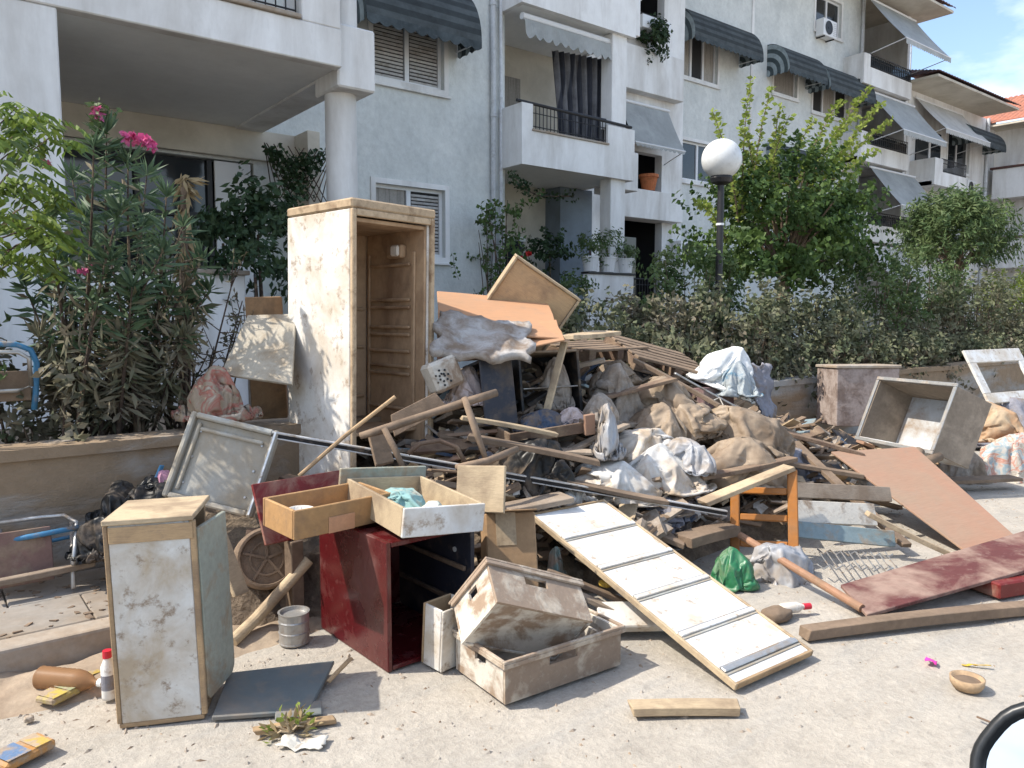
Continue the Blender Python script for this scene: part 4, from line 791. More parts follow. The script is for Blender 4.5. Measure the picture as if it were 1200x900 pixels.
# small scraps of board, paper and cloth nobody could count
for nm, mt, n, s in (('wood_splinters', mud_wood, 700, (.12, .02, .008)), ('pale_scraps', pale_wood, 260, (.07, .035, .006)), ('rag_scraps', cloth_mud, 420, (.10, .06, .01)), ('dark_scraps', blackp, 160, (.09, .05, .012)), ('plaster_crumbs', white_panel, 160, (.035, .03, .02)), ('blue_scraps', cloth_blue, 60, (.09, .06, .01))):
    b = MB()
    for k in range(n):
        u, v = rnd.uniform(2.2, 7.6), rnd.uniform(2.75, 4.6); h = mound(u, v)
        if h < .08: continue
        q = rnd.uniform(.5, 1.6); m = pose((u, v, h + .05 + rnd.uniform(0, .06)), rnd.uniform(-40, 40), rnd.uniform(-40, 40), rnd.uniform(0, 360)); b.box(-s[0] * q, -s[1] * q, -s[2], s[0] * q, s[1] * q, s[2], m, .008)
    o = put(nm, b.mesh(nm, mt), None, None, 'stuff')
    tag(o, {'wood_splinters': 'brown muddy wood splinters strewn through the heap', 'pale_scraps': 'pale broken board scraps strewn through the heap', 'rag_scraps': 'muddy rag scraps strewn through the heap', 'dark_scraps': 'black plastic scraps strewn through the heap', 'plaster_crumbs': 'white plaster crumbs strewn through the heap', 'blue_scraps': 'dark blue cloth scraps strewn through the heap'}[nm], 'scraps')
# ------------------------------------------------------------------ shapes used by the rubbish
def plank_me(L, wd, t, mat, rag=.5):
    """board lying along +X from the origin, slightly warped, with ragged ends"""
    n = 8; b = MB(); wv = rnd.uniform(-.012, .012) * L; tw = rnd.uniform(-.05, .05)
    for i in range(n + 1):
        f = i / n; x = L * f; z = wv * 4 * f * (1 - f); a = tw * (f - .5); e = rag * min(t, .02) if i in (0, n) else 0
        for y, zz in ((-wd / 2, 0), (wd / 2, 0), (wd / 2, t), (-wd / 2, t)): b.v.append((x + rnd.uniform(-e, e), y * math.cos(a) - zz * math.sin(a), zz * math.cos(a) + y * math.sin(a) + z))
    for i in range(n): b.f += [(4 * i + k, 4 * i + (k + 1) % 4, 4 * i + 4 + (k + 1) % 4, 4 * i + 4 + k) for k in range(4)]
    b.f += [(3, 2, 1, 0), (4 * n, 4 * n + 1, 4 * n + 2, 4 * n + 3)]
    return b.mesh('plank', mat, min(.003, t * .2))
def plank(a, c, wd, t, mat, label='muddy broken plank jammed among the bags and boards of the heap', name='plank', roll=0, cat='plank', group='planks jammed in the heap'):
    return solo(name, plank_me((c - a).length, wd, t, mat), along(a, c, roll), label, cat, group)
def lump_me(name, sx, sy, sz, seed, mat, crump=.16, flat=.45, fold=None, n=(52, 34)):
    """slumped, creased sack; origin at the middle of its underside"""
    vs, fs = [], []; nu, nv = n; sd = Vector((seed * 7.3, seed * 3.1, seed * 1.7)); e = .75
    for j in range(nv + 1):
        ph = math.pi * j / nv - math.pi / 2
        for i in range(nu):
            th = 2 * math.pi * i / nu; sg = lambda t: math.copysign(abs(t) ** e, t)
            d = Vector((sg(math.cos(ph)) * sg(math.cos(th)), sg(math.cos(ph)) * sg(math.sin(th)), sg(math.sin(ph))))
            q = d * 1.5 + sd; st = Vector(((d.x * (fold[0] if fold else 1.6)), d.y * (fold[1] if fold else 1.6), d.z * (fold[2] if fold else 1.6)))
            r = 1 + crump * (1.1 * noise.noise(q) - .9 * abs(noise.noise(st * 1.7 + sd)) - .6 * abs(noise.noise(st * 3.9 + sd)) - .35 * abs(noise.noise(st * 8.3 - sd)) + .55)
            p = d * r; p.z = max(p.z, -flat + .04 * noise.noise(q * 4)); vs.append((p.x * sx / 2, p.y * sy / 2, (p.z + flat) * sz / (1 + flat)))
    for j in range(nv):
        for i in range(nu): a, c = j * nu + i, j * nu + (i + 1) % nu; fs.append((a, c, c + nu, a + nu))
    me = bpy.data.meshes.new(name); me.from_pydata(vs, [], fs); me.materials.append(mat); bm = bmesh.new(); bm.from_mesh(me); bmesh.ops.remove_doubles(bm, verts=bm.verts, dist=1e-4); bmesh.ops.recalc_face_normals(bm, faces=bm.faces); bm.to_mesh(me); bm.free()
    for p in me.polygons: p.use_smooth = True
    return me
def settle_sacks():
    """let soft sacks with lumpy contents settle on a floor, and keep the settled surfaces"""
    rg = random.Random(3); tmp = []; out = []
    fl = bpy.data.objects.new('floor', MB().box(-30, -30, -1, 30, 30, 0).mesh('floor', None)); col.objects.link(fl); fl.modifiers.new('c', 'COLLISION'); tmp.append(fl)
    for i, (sx, sy, sz, grow, pr, nl) in enumerate(((.6, .45, .5, -.3, .12, 16), (.6, .45, .5, -.45, .05, 18), (.65, .42, .42, -.6, .03, 14), (.7, .45, .38, -.35, .2, 18), (.55, .45, .6, -.5, .08, 22))):
        x = i * 3.0 - 9; bm = bmesh.new(); bmesh.ops.create_icosphere(bm, subdivisions=6, radius=1)
        for v in bm.verts: c = v.co.copy(); v.co = Vector((c.x * sx, c.y * sy, c.z * sz)) * (1 + .2 * noise.noise(c * 1.7 + Vector((i * 3.3, 0, 0))))
        m = bpy.data.meshes.new('sack'); bm.to_mesh(m); bm.free(); o = bpy.data.objects.new('sack', m); col.objects.link(o); o.location = (x, 0, sz + .12)
        for k in range(nl):
            bm = bmesh.new(); bmesh.ops.create_cube(bm, size=1); bmesh.ops.subdivide_edges(bm, edges=bm.edges, cuts=2, use_grid_fill=True)
            for v in bm.verts: v.co = v.co.lerp(v.co.normalized() * .6, .5)
            mm = bpy.data.meshes.new('lump'); bm.to_mesh(mm); bm.free(); q = bpy.data.objects.new('lump', mm); col.objects.link(q); a = rg.uniform(0, 6.28); rr = rg.uniform(0, .6)
            q.location = (x + math.cos(a) * rr * sx, math.sin(a) * rr * sy, .16 + rg.uniform(0, 1.0) * sz * (1.1 - rr)); q.rotation_euler = (rg.uniform(0, 3), rg.uniform(0, 3), rg.uniform(0, 3)); z = rg.uniform(.5, .9) * sz; q.scale = (z * .6, z * .5, z * .45)
            q.modifiers.new('c', 'COLLISION'); q.collision.thickness_outer = .012; q.collision.cloth_friction = 8; tmp.append(q)
        c = o.modifiers.new('c', 'CLOTH'); t = c.settings; t.quality = 5; t.shrink_min = grow; t.mass = .2; t.tension_stiffness = 15; t.compression_stiffness = 10; t.bending_stiffness = .01; t.use_pressure = True; t.uniform_pressure_force = pr; t.tension_damping = 8; t.air_damping = 2
        c.collision_settings.collision_quality = 2; c.collision_settings.distance_min = .01; c.point_cache.frame_end = 60; out.append(o)
    for f in range(1, 36): sc.frame_set(f)
    dg = bpy.context.evaluated_depsgraph_get(); protos = []
    for o in out:
        m = bpy.data.meshes.new_from_object(o.evaluated_get(dg)); n = len(m.vertices); co = np.empty(n * 3, np.float32); m.vertices.foreach_get('co', co); co = co.reshape(-1, 3); lo, hi = co.min(0), co.max(0)
        co = (co - lo) / (hi - lo); co[:, :2] -= .5; protos.append((m, co))
    for o in out + tmp: bpy.data.objects.remove(o)
    sc.frame_set(1); return protos
SACKS = settle_sacks()
def bag_me(name, sx, sy, sz, seed, mat, crump=.16, flat=.45, fold=None, n=None):
    """slumped, creased sack of the given size; origin at the middle of its underside"""
    m, co = SACKS[seed % len(SACKS)]; me = m.copy(); me.name = name; c = co.copy(); q = (seed // len(SACKS)) % 4
    if q in (1, 3): c[:, 0] *= -1
    if q in (2, 3): c[:, 1] *= -1
    c *= np.array([sx, sy, sz], np.float32) * 1.04
    me.vertices.foreach_set('co', c.astype(np.float32).ravel())
    if q in (1, 2): me.flip_normals()
    me.update(); me.materials.clear(); me.materials.append(mat)
    for p in me.polygons: p.use_smooth = True
    return me
def bag(name, x, y, d, wpx, hpx, dep, seed, mat, label, cat='bag', crump=.16, rz=0, tilt=0, fold=None, flat=.45):
    """sack whose middle is at survey point (x, y, d), wpx wide and hpx high from the road"""
    c = W(x, y + hpx / 2, d); k = d / FOC; return solo(name, bag_me(name, wpx * k, dep, hpx * k, seed, mat, crump, flat, fold), Matrix.Translation(c) @ Matrix.Rotation(YAW - R_(90) + R_(rz), 4, 'Z') @ Matrix.Rotation(R_(tilt), 4, 'Y'), label, cat)
def drape_me(name, w_, h, mat, seed, amp=.06, nx=26, ny=20, thick=.012, edge=.0, f=2.2):
    """creased cloth or foam sheet in local XY"""
    vs, fs = [], []; sd = Vector((seed * 5.1, seed * 2.3, 0))
    for s in (0, 1):
        for j in range(ny + 1):
            for i in range(nx + 1):
                x, y = i / nx, j / ny; q = Vector((x * w_ * f, y * h * f, 0)) + sd; ex = edge * noise.noise(Vector((y * 4, seed, 1))) * (1 if i in (0, nx) else .4); ey = edge * noise.noise(Vector((x * 4, seed, 7))) * (1 if j in (0, ny) else .4)
                vs.append((x * w_ + ex, y * h + ey, amp * (noise.noise(q) - .8 * abs(noise.noise(q * 2.3)) - .4 * abs(noise.noise(q * 5.1))) - s * thick))
    N_ = (nx + 1) * (ny + 1)
    for j in range(ny):
        for i in range(nx): a = j * (nx + 1) + i; fs += [(a, a + 1, a + nx + 2, a + nx + 1), (N_ + a, N_ + a + nx + 1, N_ + a + nx + 2, N_ + a + 1)]
    rim = [i for i in range(nx)] + [j * (nx + 1) + nx for j in range(ny)] + [ny * (nx + 1) + i for i in range(nx, 0, -1)] + [j * (nx + 1) for j in range(ny, 0, -1)]
    for k in range(len(rim)): a, c = rim[k], rim[(k + 1) % len(rim)]; fs.append((a, N_ + a, N_ + c, c))
    me = bpy.data.meshes.new(name); me.from_pydata(vs, [], fs); me.materials.append(mat)
    bm = bmesh.new(); bm.from_mesh(me); bmesh.ops.recalc_face_normals(bm, faces=bm.faces); bm.to_mesh(me); bm.free()
    for p in me.polygons: p.use_smooth = True
    return me
def quad_sheet(name, pts, t, mat, label, cat, edge=0, group=None):
    """rigid board through four survey corners (nearly flat), thickness t downwards"""
    P0, P1, P2, P3 = pts; m = frame(P0, P1, P3); inv = m.inverted(); poly = []
    L = [inv @ p for p in pts]
    for k in range(4):
        a, c = L[k], L[(k + 1) % 4]
        for s in range(5 if edge else 1): f = s / 5 if edge else 0; poly.append((a.x + (c.x - a.x) * f + (rnd.uniform(-edge, edge) if s else 0), a.y + (c.y - a.y) * f + (rnd.uniform(-edge, edge) if s else 0)))
    return solo(name, MB().prism(poly, -t, 0).mesh(name, mat, min(.003, t * .25)), m, label, cat, group)
def openbox(t, w_, d, h, th, mats, skip=(), names=('front_panel', 'back_panel', 'side_panel', 'base_panel')):
    """drawer / carcass open at the top: x = width, y = depth, z = height"""
    mf, mb, ms, mbase = mats; o = []
    if 'base' not in skip: bx(names[3], (w_ - 2 * th, d - 2 * th, th), mbase, t, (th, th, 0))
    if 'front' not in skip: bx(names[0], (w_, th, h), mf, t, (0, 0, 0))
    if 'back' not in skip: bx(names[1], (w_, th, h), mb, t, (0, d - th, 0))
    if 'left' not in skip: bx(names[2], (th, d - 2 * th - .004, h), ms, t, (0, th + .002, 0))
    if 'right' not in skip: bx(names[2], (th, d - 2 * th - .004, h), ms, t, (w_ - th, th + .002, 0))
def rod(name, pts, r, mat, label, cat, group=None, n=9): 
    a = Vector(pts[0]); return solo(name, MB().tube([Vector(p) - a for p in pts], r, n).mesh(name, mat, smooth=False), Matrix.Translation(a), label, cat, group)
# ------------------------------------------------------------------ the gutted refrigerator
fm = frame(W(412, 231, 4.45), W(515, 247, 4.93), W(327, 238, 4.72)); FW_, FD, FH = .625, .70, 1.76
fr = thing('refrigerator', 'gutted white refrigerator cabinet standing upright without its door', 'refrigerator', fm @ Matrix.Translation((0, 0, -FH)))
bx('side_panel', (.035, FD, FH - .06), white_enamel, fr, (0, .02, 0), .006); bx('side_panel', (.035, FD, FH - .06), white_enamel, fr, (FW_ - .035, .02, 0), .006)
bx('top_panel', (FW_ + .012, FD + .03, .058), tan_frame, fr, (-.006, -.012, FH - .058), .010); bx('back_panel', (FW_ - .07, .03, FH - .06), fridge_in, fr, (.035, FD - .01, 0))
bx('base_panel', (FW_ - .07, FD - .02, .06), fridge_in, fr, (.035, .02, 0)); b = MB()
b.box(.0, -.012, 0, .03, .018, FH - .06).box(FW_ - .03, -.012, 0, FW_, .018, FH - .06).box(.031, -.012, FH - .10, FW_ - .031, .018, FH - .06).box(.031, -.012, 0, FW_ - .031, .018, .05)
put('door_rim', b.mesh('door_rim', tan_frame, .005), fr)
lin_ = put('inner_liner', None, fr); b = MB(); i0, i1, dy = .055, FW_ - .055, FD - .05
b.box(.036, .03, .061, i0, dy, FH - .105).box(i1, .03, .061, FW_ - .036, dy, FH - .105).box(i0, dy, .061, i1, dy + .03, FH - .105).box(i0, .03, FH - .13, i1, dy, FH - .105); put('liner_wall', b.mesh('liner_wall', fridge_in, .004), lin_)
for z in (.46, .69, .74, .84, .95, 1.0, 1.13, 1.18, 1.41): put('shelf_rib', MB().box(i1 - .022, .16, z, i1 - .001, dy - .06, z + .022).mesh('shelf_rib', fridge_in, .007), lin_)
for z in (.52, .86, 1.12): put('shelf_rib', MB().box(i0 + .06, dy - .022, z, i1 - .03, dy - .001, z + .022).mesh('shelf_rib', fridge_in, .006), lin_); put('shelf_rib', MB().box(i0 + .001, .12, z, i0 + .02, dy - .06, z + .022).mesh('shelf_rib', fridge_in, .006), lin_)
put('side_moulding', MB().box(i1 - .016, .11, .4, i1 - .001, .14, 1.5).box(i1 - .016, dy - .05, .4, i1 - .001, dy - .03, 1.5).mesh('side_moulding', fridge_in, .005), lin_)
put('column_moulding', MB().box(i0 + .10, dy - .05, .3, i0 + .18, dy - .001, 1.35).mesh('column_moulding', fridge_in, .012), lin_)
put('crisper_ledge', MB().box(i0 + .001, .10, .34, i1 - .001, dy - .03, .36).mesh('crisper_ledge', fridge_in, .004), lin_)
put('lamp_housing', MB().box(i1 - .06, .20, 1.46, i1 - .002, .36, 1.55).mesh('lamp_housing', fridge_in, .02, seg=2), lin_); put('lamp_cover', MB().box(i1 - .085, .20, 1.47, i1 - .061, .28, 1.54).mesh('lamp_cover', white_enamel, .010), lin_)
# ------------------------------------------------------------------ front-left: kitchen cabinet and what lies around it
cw, cdp, ch = .295, .30, .76
cm = frame(G(140, 852), G(245, 842), G(140, 852) + (G(272, 796) - G(243, 842))) @ Matrix.Rotation(R_(-1.5), 4, 'Y')
cb = thing('kitchen_cabinet', 'muddy white kitchen wall cabinet standing on end at the road edge', 'cabinet', cm)
bx('front_panel', (cw - .02, .018, ch - .02), cab_white, cb, (.01, 0, .01)); bx('top_panel', (cw + .015, cdp + .02, .02), pale_wood, cb, (-.008, -.008, ch - .008)); bx('base_panel', (cw, cdp, .018), raw_wood, cb, (0, 0, -.008))
bx('side_panel', (.018, cdp - .02, ch - .02), raw_wood, cb, (0, .019, .011)); bx('back_panel', (cw - .02, .012, ch - .02), raw_wood, cb, (.01, cdp - .014, .011)); bx('corner_post', (.02, .02, ch - .02), raw_wood, cb, (cw - .009, -.002, .01)); bx('edge_trim', (.016, .02, ch - .02), raw_wood, cb, (-.007, -.002, .01))
dm = Matrix.Translation((cw + .020, .012, .055)) @ Matrix.Rotation(R_(-13), 4, 'Z'); cdp = .25; poly = [(.02, 0), (cdp - .03, 0), (cdp - .005, .025), (cdp, .05), (cdp, ch - .10), (0, ch - .10), (0, .02)]
put('door', MB().prism(poly, 0, .018).mesh('door', grey_green, .003), cb, dm @ Matrix.Rotation(R_(90), 4, 'Z') @ Matrix.Rotation(R_(90), 4, 'X') @ Matrix.Translation((0, 0, -.02)))
bx('top_strip', (cw - .01, .006, .06), raw_wood, cb, (.012, -.007, ch - .075))
quad_sheet('laminate_board', [G(248, 840, .02), G(362, 832, .02), G(392, 776, .045), G(268, 788, .05)], .018, slate_panel, 'slate-blue laminate board lying flat beside the muddy kitchen cabinet', 'board')
rod('pole', [G(272, 752, .03), W(300, 725, 3.62), W(362, 656, 3.75)], .028, pale_wood, 'thick cream wooden pole leaning behind the muddy kitchen cabinet', 'pole', n=14)
lidm = Matrix.Translation(W(313, 654, 3.74)) @ (W(345, 640, 3.0) - W(313, 654, 3.74)).to_track_quat('Z', 'Y').to_matrix().to_4x4()
ld = thing('barrel', 'brown muddy round barrel end with a spoked relief behind the cream pole', 'barrel', lidm); R0 = .15
put('barrel_body', MB().lathe([(.001, -.30), (R0 * .9, -.30), (R0, -.15), (R0, 0), (R0 * .92, .012), (R0 * .84, .012), (R0 * .82, -.006), (.001, -.006)], 36).mesh('barrel_body', mud_wood), ld); b = MB()
for k in range(5): a0 = k * 1.2566 + .3; b.box(0, -.006, -.008, R0 * .8, .006, .001, Matrix.Rotation(a0, 4, 'Z'))
b.lathe([(R0 * .5, -.008), (R0 * .5, .0), (R0 * .56, .0), (R0 * .56, -.008)], 30); put('spoke_relief', b.mesh('spoke_relief', mud_wood), ld)
canp = G(345, 752, .0); cn_ = thing('tin_can', 'muddy tin can on the ground beside the red chest', 'can', Matrix.Translation(canp)); put('can_body', MB().lathe([(.001, 0), (.068, 0), (.07, .006), (.068, .012), (.068, .05), (.071, .055), (.068, .06), (.068, .10), (.071, .105), (.068, .11), (.068, .14), (.072, .146), (.062, .146), (.06, .13), (.001, .128)], 26).mesh('can_body', steel), cn_)
put('can_body_seam', MB().box(.066, -.004, .012, .072, .004, .14).mesh('can_body_seam', steel), cn_)
bx_ = frame(W(300, 742, 3.72), W(330, 742, 3.72), W(300, 742, 4.0)); solo('panel', MB().box(-.12, 0, 0, .16, .02, .52, j=.006).mesh('panel', dark_wood, .003), bx_ @ Matrix.Rotation(R_(-8), 4, 'X'), 'dark brown board standing behind the barrel end', 'board')
solo('panel', MB().box(0, 0, 0, .09, .018, .34, j=.004).mesh('panel', pale_wood, .003), frame(W(276, 700, 3.5), W(300, 690, 3.62), W(280, 700, 3.9)), 'narrow light brown board upright behind the cabinet door', 'board')
solo('post', MB().box(0, 0, 0, .07, .07, .42, j=.004).mesh('post', mud_wood, .004), frame(G(344, 736, .0), G(366, 728, .0), G(352, 715, .0)), 'short muddy post between the cream pole and red chest', 'post')
# ------------------------------------------------------------------ red chest with the two drawers on top
rm = frame(G(455, 789), G(548, 757), G(369, 737)); rw, rd, rh = .46, .62, .56
rc = thing('red_chest', 'dark red lacquered chest of drawers carcass lying open without its drawers', 'chest', rm)
bx('side_panel', (.022, rd, rh), red_lacquer, rc, (0, 0, 0)); bx('side_panel', (.022, rd, rh), dark_navy, rc, (rw - .022, 0, 0)); bx('top_panel', (rw - .048, rd, .022), red_lacquer, rc, (.024, 0, rh - .024)); bx('base_panel', (rw - .048, rd, .02), red_lacquer, rc, (.024, 0, .004)); bx('back_panel', (rw - .048, .012, rh - .05), red_lacquer, rc, (.024, rd - .014, .026))
for z in (.17, .34):
    for x in (.023, rw - .041): bx('drawer_runner', (.016, rd - .06, .022), dark_wood, rc, (x, .03, z))
put('lock_plate', MB().lathe([(.001, 0), (.012, 0), (.012, .006), (.001, .006)], 14).mesh('lock_plate', chrome), rc, Matrix.Translation((rw - .023, .12, .42)) @ Matrix.Rotation(R_(-90), 4, 'Y'))
d1 = thing('drawer', 'tan fibreboard drawer holding a white bowl on top of the red chest', 'drawer', frame(W(345, 634, 3.16), W(457, 609, 3.5), W(318, 612, 3.40)))
openbox(d1, .49, .27, .125, .014, (card_drawer,) * 4); bx('paper_patch', (.13, .003, .07), dirty('peach_patch', (.55, .30, .17), (.45, .27, .16), .3, 6), d1, (.16, -.0045, .0))
bl = thing('bowl', 'small white bowl inside the tan drawer', 'bowl', d1.matrix_world @ Matrix.Translation((.10, .12, .016))); put('bowl_body', MB().lathe([(.001, .002), (.025, 0), (.05, .03), (.058, .075), (.054, .075), (.046, .032), (.02, .008), (.001, .008)], 24).mesh('bowl_body', white_enamel, smooth=True), bl); put('foot_ring', MB().lathe([(.022, -.004), (.027, -.004), (.027, .006)], 20).mesh('foot_ring', white_enamel), bl)
bd = frame(W(312, 600, 3.72), W(412, 585, 3.95), W(312, 565, 3.85)); solo('panel', MB().box(0, 0, 0, .47, .30, .018).mesh('panel', red_plain, .003), frame(W(310, 640, 3.62), W(410, 618, 3.92), W(312, 567, 3.74)), 'dark red board propped upright behind the tan drawer', 'board')
d2 = thing('drawer', 'deep white drawer with grey-green rim and turquoise cloth inside', 'drawer', frame(W(471, 631, 3.17), W(573, 622, 3.42), W(438, 590, 3.72)))
openbox(d2, .40, .60, .125, .015, (white_panel, pale_wood, pale_wood, pale_wood)); bx('front_board', (.46, .02, .18), grey_green, d2, (-.03, .602, -.01))
tq = solo('folded_cloth', bag_me('folded_cloth', .27, .34, .10, 3, turq), d2.matrix_world @ Matrix.Translation((.18, .34, .02)), 'crumpled turquoise cloth lying in the deep white drawer', 'cloth')
tq2 = solo('folded_cloth', bag_me('folded_cloth', .24, .22, .085, 12, dirty('pale_green_cloth', (.50, .53, .46), (.40, .36, .28), .35, 8, .9, .3)), d2.matrix_world @ Matrix.Translation((.22, .14, .02)), 'pale green cloth scrap lying at the front of the white drawer', 'cloth')
solo('panel', MB().box(0, 0, 0, .24, .018, .22, j=.005).mesh('panel', pale_wood, .003), frame(W(534, 600, 3.62), W(588, 601, 3.55), W(534, 600, 3.9)), 'cream fibreboard end panel beside the deep white drawer', 'board')
# small upright drawer, and the crates
sb = thing('drawer', 'small chipped white drawer standing on its end against the crates', 'drawer', frame(G(517, 789), G(545, 776), G(484, 780)) @ Matrix.Rotation(R_(4), 4, 'X'))
openbox(sb, .16, .13, .27, .012, (cab_white, raw_wood, white_panel, raw_wood), names=('side_panel', 'side_panel', 'front_panel', 'base_panel'))
def crate(name, label, m, w_, d, h, mats):
    t = thing(name, label, 'crate', m, 'slotted plastic crates'); ms, me_ = mats; th = .012
    bx('base_panel', (w_ - 2 * th, d - 2 * th, .012), ms, t, (th, th, .004))
    def wall(nm, L, mt, mm):
        s0, s1 = L * .36, L * .60; b = MB()
        put(nm, holed_wall(0, L, 0, h, 0, th, [(s0, s1, h * .62, h * .82)]).mesh(nm, mt), t, mm)
    wall('long_side', w_, me_, Matrix.Identity(4)); wall('long_side', w_, ms, Matrix.Translation((0, d - th, 0)))
    for x in (0, w_ - th): wall('end_side', d - 2 * th - .004, ms, Matrix.Translation((x + th, th + .002, 0)) @ Matrix.Rotation(R_(90), 4, 'Z'))
    b = MB(); r = .014
    b.box(-r, -r, h, w_ + r, .0, h + .012).box(-r, d, h, w_ + r, d + r, h + .012).box(-r, 0, h, 0, d, h + .012).box(w_, 0, h, w_ + r, d, h + .012); b.box(-r, -r, h - .02, w_ + r, -.001, h - .001).box(-r, 0, h - .02, -.001, d, h - .001); put('rim', b.mesh('rim', me_, .002), t)
    return t
crate('plastic_crate', 'mud-caked slotted plastic crate standing flat on the road', frame(G(592, 826, .004), G(727, 779, .004), G(541, 792, .004)), .60, .37, .165, (crate_w, crate_mud))
ym = frame(W(583, 705, 2.97), W(703, 730, 3.22), W(545, 760, 3.113))
crate('plastic_crate', 'muddy slotted plastic crate tipped on its side on top of the other crate', ym, .48, .28, .20, (crate_w, crate_mud))
# ------------------------------------------------------------------ ribbed white door panel, timber and boards on the right
pm = frame(G(861, 809, .012), G(952, 768, .012), W(668, 600, 4.25)); wp_ = thing('ribbed_door', 'white door panel with raised ribs leaning from the heap to the road', 'door', pm)
pw, pl = (G(952, 768, .012) - G(861, 809, .012)).length, (W(668, 600, 4.25) - G(861, 809, .012)).length
bx('door_leaf', (pw - .03, pl - .03, .02), white_panel, wp_, (.015, .015, 0)); bx('edge_strip', (.014, pl, .03), pale_wood, wp_, (0, 0, -.004)); bx('edge_strip', (.014, pl, .03), pale_wood, wp_, (pw - .014, 0, -.004)); bx('edge_strip', (pw - .03, .014, .03), raw_wood, wp_, (.015, 0, -.004)); bx('edge_strip', (pw - .03, .014, .03), raw_wood, wp_, (.015, pl - .014, -.004))
for f in (.05, .22, .42, .60, .80): bx('rib', (pw - .032, .026, .012), steel if f < .1 else white_panel, wp_, (.016, pl * f, .021)); bx('rib_edge_strip', (pw - .032, .010, .004), steel, wp_, (.016, pl * f + .028, .0205)); bx('rib_edge_strip', (pw - .032, .012, .004), tray_m, wp_, (.016, pl * f - .014, .0205))  # thin grey strips along both edges of each rib
plank(G(738, 835), G(866, 834), .075, .034, pale_wood, 'short pale wooden batten lying alone on the road', 'batten', cat='batten', group=None)
plank(G(942, 748), G(1215, 717), .075, .05, mud_wood, 'long brown timber beam lying on the road beside the dark red board', 'timber_beam', cat='beam', group=None)
quad_sheet('tabletop_board', [G(1016, 720, .03), G(1225, 661, .125), G(1215, 620, .16), G(985, 685, .05)], .02, red_board, 'scuffed dark red tabletop board resting tilted on a red box', 'board')
solo('red_box', MB().box(0, 0, 0, .5, .30, .085).mesh('red_box', red_plain, .008), frame(G(1171, 703, .0), G(1260, 688, .0), G(1166, 680, .0)), 'red wooden box holding up the dark red tabletop board', 'box')
quad_sheet('plywood_board', [G(1130, 644, .03), G(1192, 630, .05), W(1064, 545, 6.15), W(974, 529, 5.85)], .016, pink_ply, 'large pinkish plywood board sloping down from the heap to the road', 'board')
rod('pole', [G(1010, 713, .03), W(850, 617, 4.75)], .022, dirty('copper_pole', (.30, .165, .10), (.24, .155, .1), .4, 6, .6), 'reddish-brown round pole slanting to the road under the orange chair back', 'pole', n=12)
q0, q1 = W(318, 512, 4.02), W(852, 604, 4.72); lpz = thing('metal_rail', 'long black rail with chrome edges lying across the whole heap', 'rail', along(q0, q1)); LL = (q1 - q0).length
bx('rail_core', (LL, .022, .018), blackp, lpz, (0, 0, 0)); bx('chrome_edge', (LL, .026, .011), chrome, lpz, (0, -.002, .0185)); bx('chrome_edge', (LL, .026, .008), chrome, lpz, (0, -.002, -.0085))
rod('stick', [W(350, 558, 3.92), W(405, 510, 4.0), W(463, 465, 4.12)], .011, raw_wood, 'thin bare wooden stick leaning against the refrigerator', 'stick')
# orange ladder-back
oc = thing('chair_back', 'orange varnished ladder chair back standing in the heap', 'chair back', frame(W(856, 648, 4.72), W(928, 652, 4.60), W(852, 568, 4.85)))
bx('upright', (.055, .42, .035), orange_wood, oc, (0, 0, 0), .006); bx('upright', (.06, .54, .04), orange_wood, oc, (.335, -.02, -.002), .006)
for y in (.04, .20, .365): bx('rung', (.278, .042, .022), orange_wood, oc, (.056, y, .006), .006)
# ------------------------------------------------------------------ left side: tray, bags, frames by the wall
tm = frame(W(193, 582, 4.0), W(297, 608, 3.95), W(228, 483, 4.12)); tw = (W(193, 582, 4.0) - W(297, 608, 3.95)).length; tl = (W(228, 483, 4.12) - W(193, 582, 4.0)).length
ty = thing('metal_tray_door', 'grey metal appliance door with recessed muddy middle leaning on the heap', 'door panel', tm)
bx('inner_face', (tw - .06, tl - .06, .012), tray_m, ty, (.03, .03, 0))
for nm, dm_, at in (('rim', (.03, tl, .05), (0, 0, -.004)), ('rim', (.03, tl, .05), (tw - .03, 0, -.004)), ('rim', (tw - .062, .03, .05), (.031, 0, -.004)), ('rim', (tw - .062, .03, .05), (.031, tl - .03, -.004))): bx(nm, dm_, tray_m, ty, at, .008)
bx('inner_step', (.02, tl - .10, .02), tray_m, ty, (.05, .05, .0125), .006); bx('inner_step', (tw - .14, .02, .02), tray_m, ty, (.072, tl - .09, .0125), .006); bx('edge_strip', (.012, tl - .02, .008), chrome, ty, (tw - .018, .01, .0465), .002)
me = MB().lathe([(.001, 0), (.008, 0), (.006, .006), (.001, .006)], 10).mesh('bolt', steel)
for f, g in ((.15, .2), (.15, .5), (.15, .8), (.85, .2), (.85, .5), (.85, .8)): put('bolt', me, ty, Matrix.Translation((tw * f, tl * g, .0125)))
bag('bedding_bag', 252, 461, 4.75, 104, 62, .36, 2, flor1, 'clear bag of red floral bedding lying on the garden wall', 'bag', .12, fold=(1.2, 2, 5))
quad_sheet('ribbed_board', [W(258, 438, 4.72), W(342, 450, 4.60), W(346, 366, 5.0), W(290, 369, 5.05)], .02, dirty('grey_slat_board', (.42, .38, .31), (.30, .24, .17), .4, 6, .85, .2, .2, .1, grain=(14, 1, 1)), 'weathered grey board leaning against the wall behind the refrigerator', 'board')
solo('cardboard_box', MB().box(0, 0, -.72, .235, .2, .12).mesh('cardboard_box', card, .005), frame(W(288, 369, 5.22), W(326, 368, 5.27), W(288, 369, 5.5)), 'tall brown carton standing behind the leaning weathered board', 'box')
